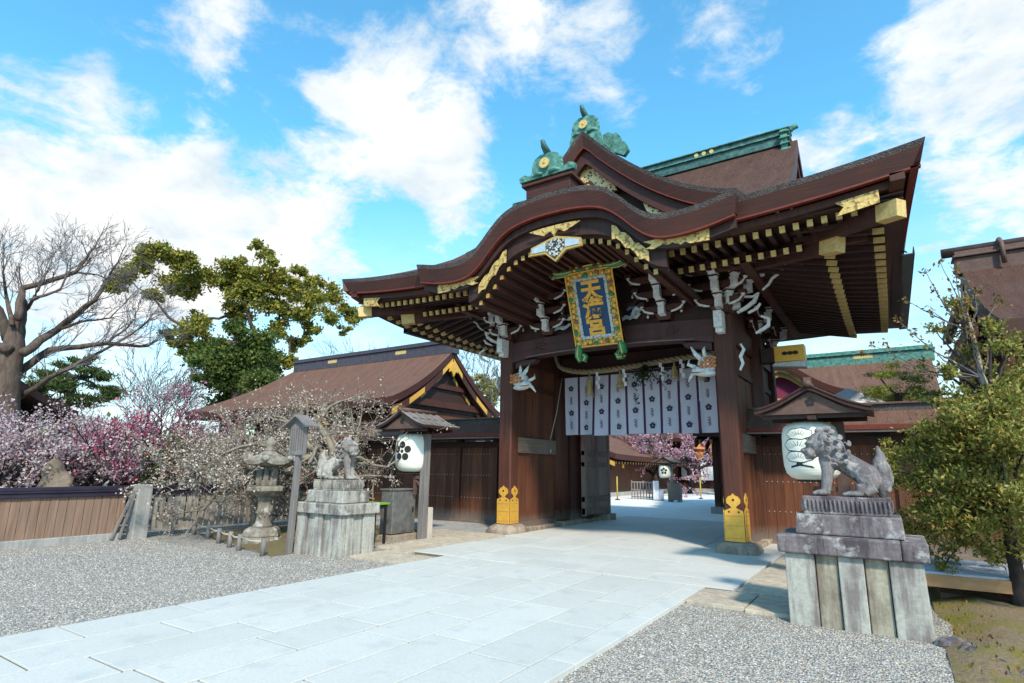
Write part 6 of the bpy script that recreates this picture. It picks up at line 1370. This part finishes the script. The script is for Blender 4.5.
crown('dark_leaf_mass', 'darker green leaf mass low in the yellow green tree, on its own trunk, behind the hall roof', (b0.x, b0.y, 0),  # darker leaves for the lower middle of the crown, built with their own trunk
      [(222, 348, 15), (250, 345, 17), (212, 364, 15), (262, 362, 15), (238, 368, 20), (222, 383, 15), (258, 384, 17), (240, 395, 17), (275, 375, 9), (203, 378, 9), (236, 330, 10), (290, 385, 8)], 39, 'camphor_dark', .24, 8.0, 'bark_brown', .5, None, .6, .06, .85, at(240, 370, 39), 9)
b0 = at(68, 440, 48)
crown('pine_tree', 'dark flat topped pine beyond the pink plums under the bare branches', (b0.x, b0.y, 0), [(62, 366, 9), (86, 362, 10), (48, 376, 12), (92, 376, 13), (70, 384, 14), (38, 390, 12), (100, 388, 12), (108, 396, 8), (60, 398, 14), (85, 400, 13), (28, 404, 11), (45, 406, 12)], 48, 'pine_leaf', .42, 5.0, 'bark_dark', .35, None, .18, .05, .40, at(70, 375, 48), 6)
b0 = at(898, 430, 19.5)
crown('trimmed_pine', 'low bright green cloud pruned pine showing above the right wall', (b0.x, b0.y, 0), [(880, 378, 9), (898, 372, 10), (915, 380, 9), (890, 388, 11), (908, 390, 11), (924, 394, 9), (872, 394, 7), (900, 402, 12), (882, 404, 9), (922, 406, 10)], 19.5, 'pine_bright', .13, 6.0, 'bark_brown', .12, None, .14, .04, .42, at(898, 395, 19.5), 6, 'crown', 1.45)
b0 = at(488, 440, 46)
crown('small_evergreen', 'yellow green round tree between the long hall gable and the left gate pillar', (b0.x, b0.y, 0), [(488, 385, 9), (497, 392, 9), (478, 392, 8), (490, 400, 10), (480, 378, 5), (498, 378, 5), (470, 402, 8)], 46, 'camphor_leaf', .30, 5.0, 'bark_brown', .25, None, .6, .04, .9, None, 6)
def shrub():
    global R
    R = random.Random(5); base = (1.14, 9.72, 0); D = 10.0; o = thing('evergreen_shrub', base, 'leafy yellow green evergreen tree at right edge, overhanging the timber platform', 'tree'); c = MB(); t = MB(); tw = MB()
    sp = [(905, 458, 15), (930, 452, 20), (958, 440, 24), (1000, 450, 26), (985, 415, 24), (948, 425, 20), (1012, 405, 24), (962, 398, 15), (930, 480, 18), (962, 490, 22), (1000, 495, 26), (940, 520, 20), (915, 528, 13), (968, 540, 17), (1008, 532, 20), (893, 455, 8), (886, 468, 7), (945, 555, 10), (1015, 345, 12), (992, 380, 14), (935, 330, 7), (955, 305, 8), (972, 352, 10), (922, 368, 7), (992, 330, 10), (1010, 345, 11), (948, 372, 9), (1030, 440, 28), (1035, 500, 28), (1040, 540, 24), (1035, 390, 24), (920, 440, 11), (975, 465, 22), (985, 525, 20), (925, 505, 14), (905, 545, 8), (944, 566, 6), (915, 395, 6), (935, 400, 7), (1020, 470, 24), (950, 500, 20), (900, 515, 9), (925, 545, 10), (1010, 430, 22), (1020, 380, 14), (970, 430, 15), (910, 480, 12), (890, 480, 7), (935, 430, 13)]
    top = at(1006, 505, 9.75); limb(t, [V(base)-V((0, 0, .1)), at(1014, 560, 9.7), top], [.085, .075, .06], 'bark_dark', 9); top2 = at(990, 400, 10.0); limb(t, [top, at(1000, 450, 9.9), top2, at(975, 345, 10.1), at(966, 312, 10.2)], [.06, .05, .045, .03, .018], 'bark_pale', 8)
    for px, py, r in sp:
        d = D*(1+R.uniform(-.085, .085)); p = at(px, py, d); rr_ = r/F_PX*d*1.05; clump(c, p, rr_, int(2.7*r*r)+34, .062, 'shrub_leaf', .42, .8, 10)
        a = top if py > 430 else top2; limb(t, [a, a.lerp(p, .5)+V((0, 0, .06)), p], [.03, .018, .006], 'bark_dark', 5)
    tips = [(935, 290), (926, 272), (955, 272), (905, 300), (884, 345), (898, 320), (915, 335), (965, 300), (945, 330), (920, 360), (958, 335), (975, 290), (940, 262), (895, 362), (985, 320), (1000, 300), (960, 285), (950, 300), (965, 320), (972, 330), (955, 345), (935, 375), (862, 352), (872, 345), (930, 310), (948, 352)]
    for k, (px, py) in enumerate(tips):
        p = at(px, py, D*(1+R.uniform(-.03, .05))); a = at(968, 330, 10.2) if py < 315 else at(982, 378, 10.05)
        L = limb(tw, [a, a.lerp(p, .5)+V((0, 0, -.05))+rv(.04), p], [.016, .009, .004], 'twig_grey', 5)
        for _ in range(34 if px > 940 else 14): q = R.choice(L[len(L)//3:]); c.leaf(q+rv(.055), .075*R.uniform(.6, 1.2), 'twig_leaf' if R.random() < .75 else 'shrub_leaf', V((0, 0, .6)), .45)
        for _ in range(10): c.leaf(p+rv(.03), .07, 'twig_leaf', V((0, 0, .8)), .45)
    t.build('trunk', o); tag(tw.build('twigs', o), kind='stuff'); c.build('foliage', o)
shrub()
def bare():
    global R
    R = random.Random(15); D = 28; b0 = at(12, 470, D); o = thing('bare_tree', (b0.x, b0.y, 0), 'large leafless tree with lopped trunk spreading bare limbs across the left sky', 'tree'); t = MB(); out = []; A = lambda px, py, d=D: at(px, py, d)
    limb(t, [V((b0.x, b0.y, -.2)), A(4, 420), A(6, 380), A(14, 345), A(20, 318), A(23, 300)], [.60, .48, .42, .34, .22, .12], 'bark_brown', 12)
    L = [([(15, 375), (49, 350), (107, 343), (148, 346), (158, 340)], .26), ([(23, 353), (57, 330), (95, 300), (108, 278), (118, 262)], .28), ([(18, 320), (23, 288), (76, 272), (88, 256), (97, 243)], .24), ([(8, 340), (0, 310), (-20, 285), (-40, 265)], .3), ([(15, 400), (60, 372), (100, 352), (140, 328), (150, 318)], .18),
         ([(20, 318), (35, 296), (45, 276), (52, 262)], .13), ([(10, 350), (-20, 340), (-60, 320)], .3), ([(57, 330), (80, 322), (110, 318), (128, 300)], .12), ([(12, 325), (6, 295), (3, 272), (8, 255)], .14), ([(76, 272), (98, 275), (118, 284)], .08), ([(107, 343), (125, 330), (135, 318), (140, 300)], .09), ([(30, 300), (60, 290), (70, 270), (72, 256)], .1)]
    for pts, r in L:
        P = [A(px, py, D*(1+.03*math.sin(i*1.7+px))) for i, (px, py) in enumerate(pts)]; q = limb(t, P, [r*.62, r*.42, r*.25, r*.09], 'bark_brown', 7)
        for k in range(2, len(q), 1):
            d = (q[k]-q[k-1]).normalized(); dd = (d+rv(.55)+V((0, 0, .30))).normalized(); grow(t, q[k], dd, R.uniform(.6, 1.15), r*.10*(1-.6*k/len(q))+.009, 3, out, 'twig_grey', .16, .06, 3, .66, .6, 4, .0055, 0, 5)
    t.build('trunk', o)
bare()
def thin(px, py0, d, H, seed, label, n=3, r=.10):
    global R
    R = random.Random(seed); b0 = at(px, py0, d); o = thing('bare_tree', (b0.x, b0.y, 0), label, 'tree'); t = MB(); out = []
    top = V((b0.x, b0.y, H*.4)); t.tube([(b0.x, b0.y, -.1), top], [r, r*.8], 'twig_grey', 7)
    for k in range(5): grow(t, top-V((0, 0, R.random()*H*.1)), V((R.gauss(0, .35), R.gauss(0, .35), 1)), H*.36, r*.55, 4, out, 'twig_grey', .14, .06, 3, .68, .5, 4, .014, 0, 5)
    t.build('trunk', o)
thin(140, 440, 44, 8.2, 3, 'slender leafless tree left of the big evergreen, above the magenta plums'); thin(158, 440, 50, 8.2, 4, 'second slender leafless tree close against the big evergreen'); thin(378, 440, 60, 13.5, 5, 'leafless tree above the long hall ridge, left of the gate eave'); thin(486, 440, 38, 10.5, 6, 'leafless tree in the gap between hall gable and left gate pillar'); thin(360, 440, 66, 13.5, 9, 'farther leafless tree peeping over the long hall ridge')
def rock_and_hedge():
    global R
    R = random.Random(6); p = at(57, 470, 16.8); b = MB(); b.ell((p.x, p.y, .75), (.36, .32, .95), 'rock', 16, 12)
    for i, q in enumerate(b.v): b.v[i] = q+V((mnoise.noise(q*1.9), mnoise.noise(q*1.9+V((9, 0, 0))), mnoise.noise(q*1.9+V((0, 9, 0)))))*.28+V((mnoise.noise(q*6), mnoise.noise(q*6+V((9, 0, 0))), 0))*.06
    tag(b.build('standing_rock', None, (p.x, p.y, 0)), 'rough upright brown rock under the pale pink plums behind the fence', 'rock')
    for k, (px, py, d, r) in enumerate(((170, 462, 20, 17), (192, 448, 21, 16), (150, 475, 19, 12), (205, 465, 19, 14))):
        p = at(px, py, d); b = MB(); clump(b, (p.x, p.y, max(.5, p.z-.1)), r/F_PX*d*1.3, 1100, .10, 'hedge', .6, .9, 12); b.tube([(p.x, p.y, 0), (p.x, p.y, max(.5, p.z-.1))], .05, 'bark_dark', 6)
        tag(b.build('garden_shrub', None, (p.x, p.y, 0)), ('olive green shrub below the magenta plums', 'olive green shrub left of the white plum', 'small olive shrub right of the crimson plum', 'olive green shrub behind the white plum over the fence')[k], 'shrub')
    b = MB()
    for k in range(120):
        px = -140+k*5.2; d = R.uniform(72, 95); h = R.uniform(4.0, 8.5); p = at(px, 470, d); clump(b, (p.x, p.y, h*.5), h*.62, 90, .75, R.choice(('hedge', 'hedge', 'camphor_dark')), .6, .85, 5)
    for k in range(60):
        px = 520+k*11; d = R.uniform(85, 110); h = R.uniform(4, 7); p = at(px, 470, d); clump(b, (p.x, p.y, h*.5), h*.62, 80, .75, R.choice(('hedge', 'camphor_dark')), .6, .85, 5)
    tag(b.build('distant_trees'), 'far belt of low woodland behind the shrine grounds', 'woodland', kind='stuff')
rock_and_hedge()

def pebbles():
    # loose stones of the gravel nearest the camera, and litter on the moss
    rr = random.Random(12); b = MB(); b.m('pebble'); vs_ = b.v; fs = b.f
    n = 0
    while n < 60000:
        d = 3.0+15*rr.random()**2.0; az = YAW+rr.uniform(-.86, .80); x, y = -math.sin(az)*d, math.cos(az)*d
        if -7.23+rr.gauss(0, .012) < x < -2.42+rr.gauss(0, .012) and y < 8.9: continue
        if y > 7.7 and (-9.9 < x < .3) or (x > .25 and y > 6.1) or y > 8.6 or (x < -9 and y > 6.7) or x < -14.2: continue
        if -1.3 < x < .3 and y > 7.45: continue
        r_ = rr.uniform(.005, .0125)*(1+.035*d); t = rr.random()*6.28; ca, sa = math.cos(t)*r_, math.sin(t)*r_; k = rr.uniform(.6, 1.); h = r_*rr.uniform(.5, .9); z = -.012; o = len(vs_)
        vs_ += [V((x+ca, y+sa, z)), V((x-sa*k, y+ca*k, z+.002)), V((x-ca, y-sa, z)), V((x+sa*k, y-ca*k, z+.002)), V((x+ca*.2, y+sa*.2, z+h)), V((x-ca*.3-sa*.3, y-sa*.3+ca*.3, z+h*.9))]
        fs += [[o, o+1, o+4], [o+1, o+5, o+4], [o+1, o+2, o+5], [o+2, o+3, o+5], [o+3, o+4, o+5], [o+3, o, o+4]]; n += 1
    b.mi = [0]*len(fs); b.sm = [True]*len(fs)
    tag(b.build('gravel_stones'), 'loose grey and tan pebbles lying over the gravel', kind='stuff')
    b = MB()
    for _ in range(900):
        x, y = rr.uniform(.3, 4), rr.uniform(6.3, 9.6); z = .07+.05*mnoise.noise((x*1.1, y*1.1, 3))
        b.leaf((x, y, z+.012), rr.uniform(.03, .06), 'twig_leaf', (0, 0, 3), .5)
    for _ in range(500): b.leaf((rr.uniform(-14.1, -9.9), rr.uniform(7.9, 11.5), .075), rr.uniform(.03, .05), rr.choice(('twig_leaf', 'white_bloom')), (0, 0, 3), .5)
    tag(b.build('leaf_litter'), 'fallen brown leaves scattered on the soil and moss', kind='stuff')
pebbles()
